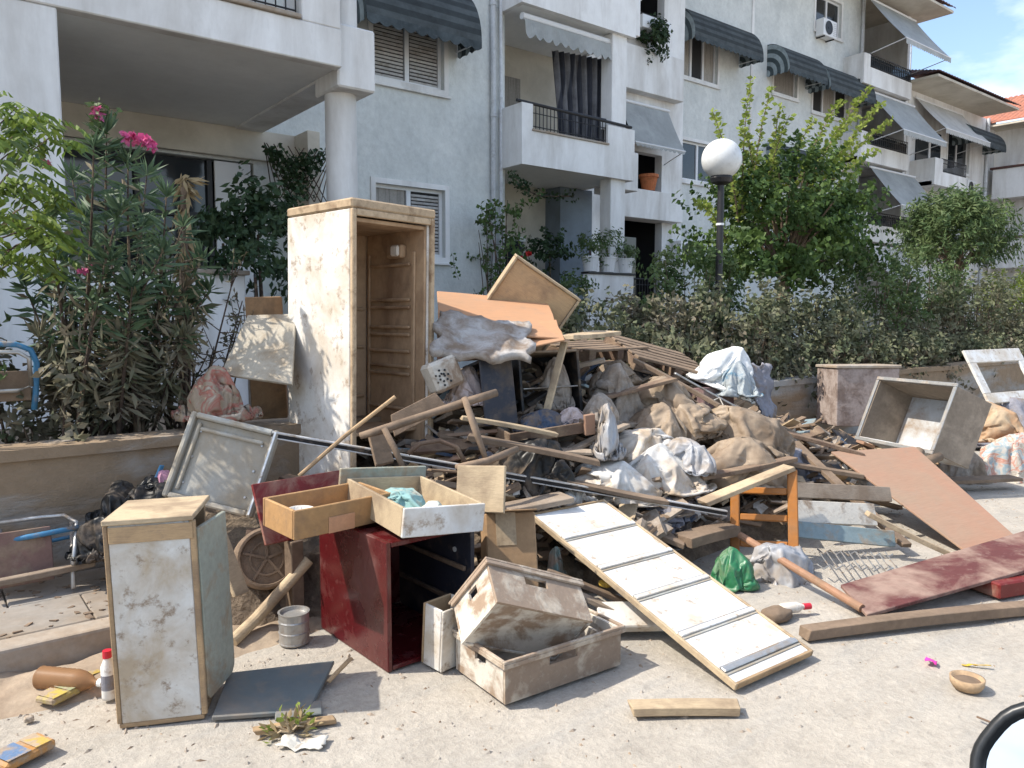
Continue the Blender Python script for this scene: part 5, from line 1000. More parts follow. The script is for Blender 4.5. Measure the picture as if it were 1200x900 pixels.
for (x, y, d, wp2, hp, sd, tx) in ((140, 590, 4.1, 96, 50, 2, 'crumpled black plastic sheeting heaped against the garden wall'), (180, 578, 4.12, 66, 40, 9, 'black plastic bundle between the sheeting and pink bag'), (116, 628, 3.95, 64, 46, 7, 'dark ragged bundle on the pavement beside the blue bed frame'), (176, 620, 4.0, 80, 60, 3, 'dark muddy bundle behind the white kitchen cabinet')): bag('dark_bundle', x, y, d, wp2, hp, .3, sd, bag_black, tx, 'bundle', rz=x)
bag('pink_bag', 195, 568, 4.15, 34, 34, .16, 3, dirty('pink_plastic', (.45, .22, .30), (.3, .2, .16), .3, 6, .4, .2), 'small faded pink bag next to the black sheeting', 'bag', .2)
solo('plastic_scoop', MB().box(0, 0, 0, .035, .015, .10, j=.004).mesh('plastic_scoop', bluem, .005), pose(W(180, 566, 4.1), 10, 20, 30), 'blue plastic piece standing up behind the pink bag', 'plastic piece')
bf = thing('folding_bed_frame', 'blue tubular folding bed frame lying on the pavement by the wall', 'bed frame', Matrix.Translation(G(40, 668, .12)))
ox = -G(40, 668, .12)
def tp(*a): return [W(*q) + ox for q in a]
put('blue_tube', MB().tube(tp((-40, 642, 3.75), (40, 628, 3.85), (92, 618, 3.95)), .014, 8).tube(tp((-40, 652, 3.8), (60, 634, 3.95), (95, 626, 4.05)), .010, 8).mesh('blue_tube', bluem, smooth=True), bf)
put('steel_tube', MB().tube(tp((-40, 618, 3.85), (50, 606, 3.95), (75, 604, 4.0), (90, 612, 3.98), (88, 640, 3.9), (86, 662, 3.85)), .011, 8).mesh('steel_tube', steel, smooth=True), bf)
put('leg', MB().tube(tp((86, 690, 3.85), (84, 612, 4.05)), .011, 8).mesh('leg', steel, smooth=True), bf); put('leg', MB().tube(tp((-6, 700, 3.8), (0, 620, 3.9)), .011, 8).mesh('leg', steel, smooth=True), bf)
solo('panel', MB().box(0, 0, 0, .26, .018, .27).mesh('panel', dirty('maroon_board', (.20, .12, .10), (.25, .18, .13), .4, 5), .003), frame(V(-8, 692, 4.42), V(46, 682, 4.42), V(-8, 686, 4.6)), 'small maroon board under the blue bed frame', 'board')
plank(V(-20, 690, 4.36), V(112, 662, 4.36), .05, .03, grey_wood, 'grey lath lying on the pavement along the bed frame', 'lath', cat='lath', group=None)
ct = thing('tube_chair', 'blue and steel tube chair lying under the oleander', 'chair', Matrix.Translation(V(20, 470, 5.1))); ox = -V(20, 470, 5.1)
put('blue_tube', MB().tube([V(*q, 5.1) + ox for q in ((-30, 402, ), (20, 404), (36, 410), (43, 425), (42, 460), (40, 480))], .016, 8).mesh('blue_tube', bluem, smooth=True), ct)
put('steel_tube', MB().tube([V(*q, 5.05) + ox for q in ((-30, 412), (22, 413), (34, 420), (37, 452), (20, 458), (-30, 460))], .012, 8).mesh('steel_tube', steel, smooth=True), ct)
put('seat', MB().box(-.35, .0, 0, .07, .012, .17).mesh('seat', mud_wood, .003), ct)
# ------------------------------------------------------------------ top of the heap behind the refrigerator
quad_sheet('plywood_board', [W(512, 388, 4.95), W(660, 396, 5.05), W(641, 344, 5.75), W(512, 341, 5.75)], .014, peach_ply, 'peach plywood sheet with a torn edge on top of the heap', 'board', .012)
quad_sheet('plywood_board', [W(590, 414, 4.92), W(662, 398, 5.02), W(652, 372, 5.3), W(560, 380, 5.35)], .012, peach_ply, 'smaller bent peach plywood piece under the torn plywood sheet', 'board', .012)
quad_sheet('plywood_board', [W(512, 422, 4.85), W(590, 420, 4.88), W(640, 396, 5.2), W(512, 385, 5.3)], .012, pink_ply, 'reddish thin board beneath the grey foam sheet', 'board', .01)
fo = frame(W(508, 408, 4.66), W(592, 418, 4.66), W(515, 362, 5.15)); solo('foam_sheet', drape_me('foam_sheet', .60, .52, foam, 4, .05, thick=.05, edge=.06, f=3), fo @ Matrix.Rotation(R_(4), 4, 'Z'), 'sodden grey foam mattress sheet draped over the plywood', 'mattress')
gm = frame(W(610, 372, 5.75), W(690, 372, 5.85), W(610, 300, 5.80)); gb_ = thing('cupboard', 'tilted pale wooden cupboard carcass pointing its corner at the sky', 'cupboard', frame(W(560, 352, 5.70), W(606, 299, 5.72), W(640, 405, 5.80)))
# local x runs up the left slope, y down the right one: an open frame with a back board
gx = (W(560, 352, 5.70) - W(606, 299, 5.72)).length
bx('top_panel', (.018, .62, .26), pale_wood, gb_, (gx - .018, 0, -.26)); bx('side_panel', (gx - .02, .018, .26), pale_wood, gb_, (0, 0, -.26)); bx('back_panel', (gx - .02, .58, .012), raw_wood, gb_, (0, .02, -.20)); bx('side_panel', (gx - .02, .018, .26), pale_wood, gb_, (0, .602, -.26)); bx('shelf_rail', (.03, .57, .02), raw_wood, gb_, (gx * .55, .025, -.186))
# same cupboard the other way up would hide its back: turn it to show the inside
gb_.matrix_world = frame(W(606, 299, 5.60), W(682, 352, 5.70), W(560, 352, 5.66)) ; 
for c in list(gb_.children): bpy.data.objects.remove(c)
bx('top_panel', (.58, .018, .24), pale_wood, gb_, (0, 0, 0)); bx('side_panel', (.018, .50, .24), pale_wood, gb_, (0, .02, 0)); bx('side_panel', (.018, .50, .24), pale_wood, gb_, (.562, .02, 0)); bx('base_panel', (.54, .018, .24), pale_wood, gb_, (.02, .502, 0)); bx('back_panel', (.54, .478, .01), raw_wood, gb_, (.02, .021, .02)); bx('shelf_rail', (.4, .02, .02), raw_wood, gb_, (.06, .18, .032))
dk = thing('dark_cabinet', 'dark navy cabinet side standing under the grey foam sheet', 'cabinet', frame(W(568, 500, 4.75), W(612, 496, 4.85), W(566, 418, 4.8))); bx('side_panel', (.22, .42, .02), dark_navy, dk, (0, 0, 0), .01); bx('front_panel', (.02, .40, .3), blackp, dk, (.20, .01, -.301)); bx('base_panel', (.2, .02, .3), blackp, dk, (0, .0, -.301)); bx('top_panel', (.2, .02, .3), dark_navy, dk, (0, .395, -.301))
ov = thing('oven_carcass', 'black open oven carcass with muddy inside among the boards', 'oven', frame(W(614, 492, 5.05), W(692, 486, 5.25), W(614, 492, 5.6))); openbox(ov, .46, .40, .46, .02, (blackp,) * 4, ('front', 'base')); bx('top_panel', (.42, .37, .015), grey_wood, ov, (.02, .01, .44)); bx('base_panel', (.42, .37, .02), blackp, ov, (.02, .01, .0)); bx('rack', (.41, .34, .008), steel, ov, (.023, .02, .2))
bag('rag_bundle', 648, 450, 5.3, 50, 60, .2, 31, cloth_mud, 'muddy rag bundle stuffed inside the black oven', 'rags', .3)
plank(W(640, 488, 4.98), W(662, 402, 5.15), .05, .02, pale_wood, 'pale splintered lath standing upright in front of the black oven', 'lath', cat='lath', group=None)
spk = thing('loudspeaker', 'muddy white loudspeaker case with dark perforations beside the refrigerator', 'loudspeaker', frame(W(515, 462, 4.62), W(552, 456, 4.72), W(515, 462, 5.0)) @ Matrix.Rotation(R_(-14), 4, 'Y')); bx('case', (.20, .16, .19), crate_w, spk, (0, 0, 0), .02); b = MB()
for k in range(14): a0 = k * .9; r = .012 + .0035 * k; b.lathe([(.001, 0), (.007, 0), (.007, .004), (.001, .004)], 8, Matrix.Translation((.065 + r * math.cos(a0), -.001, .09 + r * math.sin(a0))) @ Matrix.Rotation(R_(90), 4, 'X'))
put('perforation', b.mesh('perforation', blackp), spk)
bag('rag_bundle', 545, 452, 4.85, 60, 44, .25, 32, cloth_pinkw, 'pale rag bundle behind the muddy white loudspeaker', 'rags', .25)
plank(W(655, 398, 5.1), W(712, 392, 5.9), .22, .03, pale_wood, 'cream chipboard strip bridging the oven and the pallets', 'board', cat='board', group=None)
# broken chair frame
bc = thing('broken_chair', 'broken wooden chair frame with turned legs lying above the drawers', 'chair', Matrix.Translation(W(500, 520, 4.1))); ox = -W(500, 520, 4.1)
for nm, pts, r in (('back_post', ((422, 511, 4.0), (450, 503, 4.05), (500, 486, 4.15), (550, 470, 4.25), (582, 460, 4.32)), [.018, .024, .020, .024, .022]), ('leg', ((544, 466, 4.2), (556, 500, 4.15), (573, 550, 4.1)), [.017, .021, .015]), ('leg', ((450, 502, 4.0), (462, 525, 3.98), (474, 552, 3.95)), [.016, .018, .014]), ('leg', ((535, 548, 4.0), (570, 541, 4.1), (606, 526, 4.25)), [.018, .022, .018])): put(nm, MB().tube(tp(*pts), r, 10).mesh(nm, mud_wood, smooth=True), bc)
put('bent_rail', MB().tube(tp((478, 532, 4.1), (492, 520, 4.12), (515, 516, 4.15), (535, 524, 4.18), (545, 542, 4.18)), .013, 8).mesh('bent_rail', dark_wood, smooth=True), bc)
put('seat_board', MB().prism([(0, 0), (.34, .05), (.30, .16), (.02, .12)], 0, .02).mesh('seat_board', mud_wood, .003), bc, Matrix.Translation(W(462, 512, 4.25) + ox) @ frame(Vector((0, 0, 0)), W(560, 478, 4.4) - W(462, 512, 4.25), Vector((0, .3, .9))))
plank(W(440, 505, 4.15), W(450, 545, 4.1), .11, .02, mud_wood, 'short muddy board hanging under the broken chair', 'board', cat='board', group=None)
# drawer holding blue and pale clothes
dr3 = thing('drawer', 'shallow brown drawer of blue and pale clothes in the middle of the heap', 'drawer', frame(W(598, 522, 4.62), W(700, 505, 4.85), W(600, 498, 5.1))); openbox(dr3, .54, .42, .07, .014, (dark_wood, dark_wood, mud_wood, mud_wood)); bx('end_block', (.07, .03, .13), pink_ply, dr3, (.50, -.031, -.01))
bag('clothes_bundle', 640, 492, 4.92, 84, 24, .28, 5, cloth_blue, 'dark blue clothes in the shallow brown drawer', 'clothes', .25); bag('clothes_bundle', 672, 488, 4.98, 46, 22, .2, 6, cloth_pinkw, 'pale pink clothes at the end of the shallow brown drawer', 'clothes', .25)
bag('grey_bag', 712, 505, 4.85, 44, 62, .3, 7, bag_grey, 'dusty blue-grey bag between the brown drawer and white sheeting', 'bag', .25)
bag('dark_bag', 620, 545, 4.55, 110, 62, .35, 8, bag_black, 'dark slumped bag beneath the shallow brown drawer', 'bag', .22)
# pallets
def pallet(m, label):
    t = thing('pallet', label, 'pallet', m, 'wooden pallets')
    for k in range(6): bx('deck_board', (.78, .075, .018), mud_wood, t, (0, k * .115, .10), j=.003)
    for x in (0, .36, .70): bx('stringer', (.08, .65, .078), dark_wood, t, (x, 0, .02), j=.003)
    for y in (0, .29, .575): bx('bottom_board', (.78, .075, .018), mud_wood, t, (0, y, 0), j=.003)
pallet(frame(W(690, 428, 5.95), W(742, 424, 6.35), W(660, 420, 6.3)), 'brown wooden pallet beside the peach plywood'); pallet(frame(W(742, 434, 6.1), W(826, 455, 6.35), W(735, 414, 6.7)), 'brown wooden pallet tilted towards the white sack')
# bags in the middle
bag('sacking', 718, 468, 5.6, 74, 80, .4, 9, cloth_mud, 'limp muddy sacking beside the black oven', 'sack', .22, fold=(1.5, 2, 5)); bag('sacking', 722, 440, 5.8, 60, 34, .3, 19, bag_tan, 'small tan sack lying on top below the pallets', 'sack', .2)
for (x, y, d, wp2, hp, dep, sd, mt, tx, rz_, tl) in (
    (768, 458, 5.75, 100, 48, .45, 1, bag_tan, 'creased tan rubbish bag lying just under the pallets', -14, 10), (762, 492, 5.45, 96, 56, .45, 0, bag_tan, 'tan rubbish bag with long folds beside the limp sacking', -30, 16),
    (806, 490, 5.6, 90, 52, .45, 4, bag_tan, 'mud-brown rubbish bag between the two creased tan bags', 10, -8), (868, 500, 5.65, 120, 56, .5, 3, bag_tan, 'wide mud-brown rubbish bag below the purple box', -14, 10),
    (872, 538, 5.35, 136, 66, .5, 6, bag_tan, 'large creased mud-brown rubbish bag above the orange chair back', -8, 6), (742, 520, 5.2, 120, 44, .45, 8, bag_white, 'white plastic sheeting bunched under the tan rubbish bags', 6, -6),
    (778, 545, 5.0, 118, 62, .45, 5, bag_white, 'billowing white plastic bag smeared with mud in front of the tan bags', 14, -4), (716, 560, 4.85, 116, 56, .4, 9, bag_white, 'low white plastic bag lying behind the chrome-edged rail', -10, 4),
    (660, 572, 4.65, 80, 36, .35, 2, bag_white, 'small fold of white plastic sheeting over the dark bag', 0, 0), (806, 530, 5.05, 66, 44, .32, 13, bag_grey, 'blue-grey cloth bundle on the white plastic bags', -20, 0),
    (700, 480, 5.2, 60, 50, .35, 11, cloth_mud, 'muddy grey bag wedged behind the drawer of clothes', 0, 0), (930, 540, 5.8, 80, 40, .4, 12, cloth_grey, 'grey bag half buried under planks beside the large mud-brown bag', 0, 0), (690, 612, 4.35, 70, 36, .3, 14, cloth_mud, 'muddy cloth bundle at the top of the ribbed white door', 0, 0)):
    bag('rubbish_bag', x, y + 3, d, wp2, hp * .86, dep, sd, mt, tx, 'bag', rz=rz_, tilt=tl)
bag('white_sack', 846, 432, 6.3, 92, 54, .4, 15, dirty('white_woven_sack', (.70, .70, .68), (.35, .40, .45), .22, 4, .6, .3, .06, .1), 'white woven sack with a blue smudge lying above the purple box', 'sack', .15, tilt=22, fold=(2, 2, 4))
bag('woven_bag', 866, 444, 6.15, 52, 40, .3, 25, dirty('blue_print_bag', (.34, .37, .38), (.10, .20, .28), .35, 7, .6, .3), 'grey bag with blue print tucked under the white sack', 'bag', .2)
solo('garment', drape_me('garment', .26, .46, cloth_grey, 16, .10, thick=.015, edge=.06, f=3.2), frame(W(888, 490, 6.2), W(922, 486, 6.3), W(886, 432, 6.3)), 'grey garment hanging beside the white sack near the garden wall', 'garment')
solo('purple_box', MB().box(0, 0, 0, .34, .3, .26).mesh('purple_box', dirty('purple_brown_box', (.16, .10, .10), (.26, .2, .16), .35, 5, .8), .008), frame(W(826, 492, 6.1), W(878, 490, 6.35), W(826, 492, 6.5)), 'purple-brown box under the white sack', 'box')
plank(W(790, 438, 5.9), W(905, 500, 6.0), .03, .015, steel, 'thin bent metal strip sloping beside the purple box', 'metal strip', cat='strip', group=None)
rod('wire', [W(830, 472, 5.8), W(843, 466, 5.85), W(850, 480, 5.8), W(858, 486, 5.8), W(868, 478, 5.85), W(876, 494, 5.8)], .005, white_enamel, 'bent white wire loop on the tan rubbish bag', 'wire')
# ------------------------------------------------------------------ right side by the wall
cbk = thing('storage_block', 'mottled brown upright box standing against the garden wall', 'box', frame(W(980, 500, 8.1), W(1053, 499, 8.15), W(988, 492, 8.8))); ww = (W(980, 500, 8.1) - W(1053, 499, 8.15)).length
bx('body', (ww, .45, V(1010, 432, 4.15).z - V(1010, 498, 4.15).z), concrete, cbk, (0, 0, 0), .008); bx('lid', (ww + .03, .48, .035), kerb_m, cbk, (-.015, -.015, V(1010, 432, 4.15).z - V(1010, 498, 4.15).z + .001), .008)
tb = thing('enamel_tub', 'upturned square enamel tub showing its white inside, tipped on the heap', 'tub', frame(W(1005, 513, 7.05), W(1092, 530, 6.25), W(1012, 446, 7.25)))
tbw, tbh, tdp, th = (W(1005, 513, 7.05) - W(1092, 530, 6.25)).length, (W(1012, 446, 7.25) - W(1005, 513, 7.05)).length, .42, .02
bx('base_panel', (tbw - .05, tbh - .05, th), tub_in, tb, (.025, .025, -tdp)); bx('side_panel', (th, tbh, tdp), tub_out, tb, (0, 0, -tdp)); bx('side_panel', (th, tbh, tdp), tub_out, tb, (tbw - th, 0, -tdp)); bx('side_panel', (tbw - 2 * th - .004, th, tdp), tub_in, tb, (th + .002, 0, -tdp)); bx('side_panel', (tbw - 2 * th - .004, th, tdp), tub_out, tb, (th + .002, tbh - th, -tdp))
b = MB().box(-.02, -.02, 0, tbw + .02, .012, .016).box(-.02, tbh - .012, 0, tbw + .02, tbh + .02, .016).box(-.02, .0125, 0, .012, tbh - .0125, .016).box(tbw - .012, .0125, 0, tbw + .02, tbh - .0125, .016); put('rim', b.mesh('rim', steel, .004), tb)
od = thing('open_frame', 'white appliance door frame with an open window hole leaning on the wall', 'door frame', frame(W(1157, 474, 8.5), W(1222, 468, 8.95), W(1137, 413, 8.8))); ow, oh = (W(1157, 474, 8.5) - W(1222, 468, 8.95)).length, (W(1137, 413, 8.8) - W(1157, 474, 8.5)).length
for dm_, at in (((ow, .12, .03), (0, 0, 0)), ((ow, .16, .03), (0, oh - .16, 0)), ((.12, oh - .284, .03), (0, .122, 0)), ((.12, oh - .284, .03), (ow - .12, .122, 0))): bx('door_frame', dm_, white_panel, od, at, .004)
bag('rubbish_bag', 1190, 496, 8.75, 120, 58, .5, 24, cloth_grey, 'grey bag propping up the open white door frame'); bag('brown_sack', 1160, 494, 7.6, 110, 44, .5, 17, bag_brown, 'tan-brown sack slumped below the white oven door', 'sack', .22, rz=-10); bag('bedding_bag', 1186, 538, 7.25, 120, 58, .55, 18, flor2, 'bulging bag of pale floral bedding at the end of the heap', 'bag', .15, fold=(2, 2, 4))
bag('rubbish_bag', 1122, 545, 7.1, 72, 50, .4, 20, cloth_mud, 'grey muddy bag between the tub and floral bedding', 'bag', .22); bag('rubbish_bag', 1105, 522, 7.6, 60, 40, .4, 21, bag_brown, 'dull brown bag pushed behind the enamel tub', 'bag', .22)
lg = thing('branch', 'stubby forked branch lying in front of the enamel tub', 'branch', Matrix.Translation(W(1075, 548, 6.2))); ox = -W(1075, 548, 6.2)
put('limb', MB().tube(tp((1066, 556, 6.1), (1070, 540, 6.15), (1078, 528, 6.2)), [.04, .045, .04], 10).mesh('limb', mud_wood, smooth=True), lg); put('limb', MB().tube(tp((1066, 556, 6.1), (1082, 542, 6.1), (1102, 535, 6.15)), [.045, .045, .035], 10).mesh('limb', mud_wood, smooth=True), lg)
plank(W(1095, 566, 6.6), W(1190, 562, 6.75), .16, .03, mud_wood, 'flat rotten board in front of the floral bedding bag', 'board', cat='board', group=None)
# bag with bottles, grey bag, wire shelf and toy beside the orange chair back
gbag = bag('green_bottle_bag', 856, 664, 4.3, 66, 44, .24, 20, green_pl, 'shiny green plastic bag of bottles beside the ribbed white door', 'bag', .28, fold=(4, 2, 4)); bag('grey_plastic_bag', 915, 664, 4.45, 92, 54, .34, 23, bag_grey, 'pale grey plastic bag slumped under the reddish pole', 'bag', .26, fold=(2, 2, 4))
ws = thing('wire_shelf', 'bent zigzag wire rack lying flat in the shade of the planks', 'wire rack', Matrix.Translation(G(1000, 655, .05))); ox = -G(1000, 655, .05); b = MB()
for s, (y0, y1) in enumerate(((646, 652), (664, 668))): b.tube([G(958 + 88 * k / 12, y0 + (y1 - y0) * k / 12 + (2.5 if k % 2 else -2.5), .07) + ox for k in range(13)], .005, 6)
put('edge_wire', b.mesh('edge_wire', steel), ws); b = MB()
for k in range(10): b.tube([G(960 + 8.6 * k, 647, .07) + ox, G(966 + 8.6 * k + 8, 667, .07) + ox], .004, 5)
put('cross_wire', b.mesh('cross_wire', steel), ws)
ty2 = thing('bottle', 'small white bottle with a red cap lying near the flat brown stone', 'bottle', Matrix.Translation(G(930, 712, .03)) @ Matrix.Rotation(R_(-25), 4, 'Z') @ Matrix.Rotation(R_(90), 4, 'Y')); put('bottle_body', MB().lathe([(.001, -.07), (.024, -.07), (.027, -.06), (.027, .02), (.012, .05), (.012, .055)], 18).mesh('bottle_body', white_panel, smooth=True), ty2); put('cap', MB().lathe([(.001, .095), (.016, .095), (.016, .056), (.001, .056)], 14).mesh('cap', plain('red_cap', (.5, .02, .04), .4)), ty2)
# loose finds on the road
def stone(x, y, sx, sy, sz, seed, mat, label, name='stone', cat='stone'): return solo(name, lump_me(name, sx, sy, sz, seed, mat, .12, n=(20, 14)), Matrix.Translation(G(x, y, -.004)), label, cat)
stone(910, 724, .16, .12, .05, 41, mud_wood, 'flat brown stone at the foot of the ribbed white door'); bw = thing('clay_dish', 'small round clay dish lying alone on the road', 'dish', Matrix.Translation(G(1133, 806))); put('dish_body', MB().lathe([(.001, 0), (.05, 0), (.062, .02), (.064, .045), (.056, .045), (.05, .03), (.001, .026)], 26).mesh('dish_body', dirty('clay_dish', (.44, .31, .19), (.34, .24, .15), .4, 12), smooth=True), bw); put('dish_fill', MB().lathe([(.001, .04), (.03, .037), (.05, .031)], 20).mesh('dish_fill', mud_wood, smooth=True), bw)
solo('petal_scrap', drape_me('petal_scrap', .06, .045, plain('magenta', (.75, .05, .35), .6), 6, .02, 8, 6, .003, .01, 9), pose(G(1098, 778, .012), 8, 0, 20), 'bright magenta plastic scrap on the road', 'scrap'); solo('strap', drape_me('strap', .11, .014, plain('yellow_strap', (.55, .36, .04), .7), 7, .02, 12, 3, .003, .002, 9), pose(G(1128, 776, .008), 0, 0, -55), 'thin yellow strap on the road beside the magenta scrap', 'strap')
rod('twig', [G(1145, 840, .006), G(1160, 846, .012), G(1185, 856, .006)], .004, dark_wood, 'thin dark twig on the road', 'twig')
# bottom left litter
bo = thing('bottle', 'large amber plastic bottle lying against the kerb', 'bottle', Matrix.Translation(G(84, 797, .045)) @ Matrix.Rotation(R_(-48), 4, 'Z') @ Matrix.Rotation(R_(90), 4, 'Y'))
amber = bpy.data.materials.new('amber_plastic'); amber.use_nodes = True; ab = amber.node_tree.nodes['Principled BSDF']; ab.inputs['Base Color'].default_value = (.40, .23, .12, 1); ab.inputs['Roughness'].default_value = .45; ab.inputs['Transmission Weight'].default_value = .5; ab.inputs['IOR'].default_value = 1.2
put('bottle_body', MB().lathe([(.001, -.145), (.034, -.15), (.045, -.14)] + [(.045 - .0022 * (k % 2), -.135 + .011 * k) for k in range(15)] + [(.040, .05), (.026, .085), (.014, .10), (.014, .118)], 24).mesh('bottle_body', amber, smooth=True), bo); put('cap', MB().lathe([(.001, .14), (.016, .14), (.016, .121), (.001, .121)], 14).mesh('cap', white_panel), bo)
b2 = thing('bottle', 'small white bottle with red cap standing against the muddy cabinet', 'bottle', Matrix.Translation(G(128, 818))); put('bottle_body', MB().lathe([(.001, 0), (.024, 0), (.026, .01), (.026, .13), (.014, .16), (.014, .165)], 20).mesh('bottle_body', white_panel, smooth=True), b2); put('cap', MB().lathe([(.001, .195), (.017, .195), (.017, .166), (.001, .166)], 14).mesh('cap', plain('red_cap', (.5, .02, .04), .4)), b2); put('label_band', MB().lathe([(.0265, .04), (.0265, .10)], 20).mesh('label_band', cloth_grey), b2)
def packet(x, y, rz, dims, cols, label):
    t = thing('snack_packet', label, 'packet', Matrix.Translation(G(x, y, .004)) @ Matrix.Rotation(R_(rz), 4, 'Z')); w_, d, h = dims; c = [dirty(f'packet_{i}_{int(x)}', (k[0] * .75 + .06, k[1] * .75 + .05, k[2] * .75 + .04), (.36, .28, .2), .48, 16, .5, .2) for i, k in enumerate(cols)]
    bx('wrapper', (w_, d, h), c[0], t, (0, 0, 0), .008, j=.004); bx('printed_band', (w_ * .45, d * .94, .002), c[1], t, (w_ * .05, d * .03, h + .003), .0005); bx('printed_band', (w_ * .3, d * .9, .002), c[2], t, (w_ * .6, d * .05, h + .003), .0005); return t
packet(62, 830, 30, (.13, .10, .03), ((.48, .38, .10), (.55, .42, .06), (.30, .34, .18)), 'crushed yellow snack packet on the road by the kerb'); packet(84, 806, 12, (.13, .05, .02), ((.10, .16, .30), (.50, .08, .03), (.48, .33, .04)), 'red and blue snack wrapper next to the amber bottle'); packet(8, 908, 25, (.17, .11, .035), ((.52, .24, .05), (.10, .22, .42), (.55, .36, .06)), 'orange and blue snack packet lying on the road before the muddy cabinet')
for i, (x, y, s) in enumerate(((34, 845, .022), (105, 728, .03), (60, 740, .02))): stone(x, y, s * 1.5, s * 1.2, s, 50 + i, dirty('pebble', (.45, .38, .3), (.3, .24, .18), .4, 20), ('pale pebble on the road near the yellow packet', 'brown clod lying on the pavement by the cabinet', 'small clod on the pavement edge')[i])
# uprooted weed with soil in front of the slate board
wd_ = thing('uprooted_weed', 'uprooted weed with pale leaves and stalks in front of the slate board', 'weed', Matrix.Translation(G(340, 862))); Lv, Lw, b = Leaves(), Leaves(), MB()
for k in range(11): d = Vector((rnd.uniform(-1, 1), rnd.uniform(-.6, .6), rnd.uniform(.05, .5))); e = d.normalized() * rnd.uniform(.04, .10); b.tube([(0, 0, .01), e * .5 + Vector((0, 0, .02)), e], [.005, .004, .002], 5, False); [Lv.leaf(e + rv(.02), d + rv(.6), .035, .02) for _ in range(3)]; [Lw.leaf(e * .7 + rv(.02), d + rv(.6), .06, .018) for _ in range(3)]
put('stalks', b.mesh('stalks', pale_wood), wd_); put('leaves', Lv.mesh('leaves', LF['shoot']), wd_); put('withered_leaves', Lw.mesh('withered_leaves', LF['dead']), wd_)
plank(G(298, 860, .005), G(392, 846, .005), .035, .02, raw_wood, 'small splintered stake under the uprooted weed', 'stake', cat='stake', group=None); solo('paper_scrap', drape_me('paper_scrap', .16, .07, dirty('paper_white', (.6, .58, .52), (.4, .32, .24), .35, 9), 9, .03, 10, 8, .003, .02, 7), pose(G(325, 872, .02), 3, 0, -40), 'crumpled pale paper beside the uprooted weed', 'paper'); solo('tray_lid', MB().box(0, 0, 0, .17, .1, .012).mesh('tray_lid', slate_panel, .004), frame(G(322, 846, .01), G(385, 838, .01), G(330, 832, .01)), 'small grey tray lid at the front edge of the slate board', 'lid')
plank(G(385, 800, .02), G(412, 772, .06), .02, .01, raw_wood, 'thin dry reed leaning on the slate board', 'reed', cat='reed', group=None)
# ------------------------------------------------------------------ boards, boxes and planks filling the middle of the heap
def board(pts, t, mat, label, name='board', cat='board'): return quad_sheet(name, pts, t, mat, label, cat)
cbx = thing('cardboard_box', 'muddy upright cardboard box behind the tipped crate', 'box', frame(G(573, 700, .15), G(634, 696, .15), W(600, 690, 4.6))); bx('body', (.25, .22, .40), card, cbx, (0, 0, 0), .006); bx('tape', (.10, .002, .16), dirty('mud_patch', (.48, .36, .23), (.3, .21, .13), .4, 8), cbx, (.05, -.003, .24), .0005); bx('top_flap', (.25, .12, .006), card, cbx, (0, -.06, .402))
bag('tyre_bag', 652, 626, 4.5, 40, 70, .25, 61, bag_black, 'dark hollow bag beside the muddy cardboard box', 'bag', .25); bag('teal_bin', 650, 660, 3.95, 30, 40, .15, 62, dirty('teal_plastic', (.13, .20, .19), (.25, .19, .14), .4, 6, .4), 'teal plastic canister behind the tipped crate', 'canister', .06)
sp_ = thing('toy_car', 'yellow plastic toy part among the battens under the ribbed door', 'toy', Matrix.Translation(W(714, 686, 3.85))); ym_ = dirty('yellow_plastic', (.55, .36, .06), (.36, .26, .15), .25, 12, .4); put('toy_body', MB().box(-.05, -.03, 0, .05, .03, .03).mesh('toy_body', ym_, .01, seg=2), sp_); put('toy_cab', MB().box(-.02, -.025, .031, .03, .025, .055).mesh('toy_cab', ym_, .008), sp_)
solo('white_board', MB().box(0, 0, 0, .52, .14, .05).mesh('drawer_front', white_panel, .006), frame(G(702, 742, .02), G(800, 740, .02), G(690, 712, .1)), 'muddy white board lying under the ribbed white door', 'board')
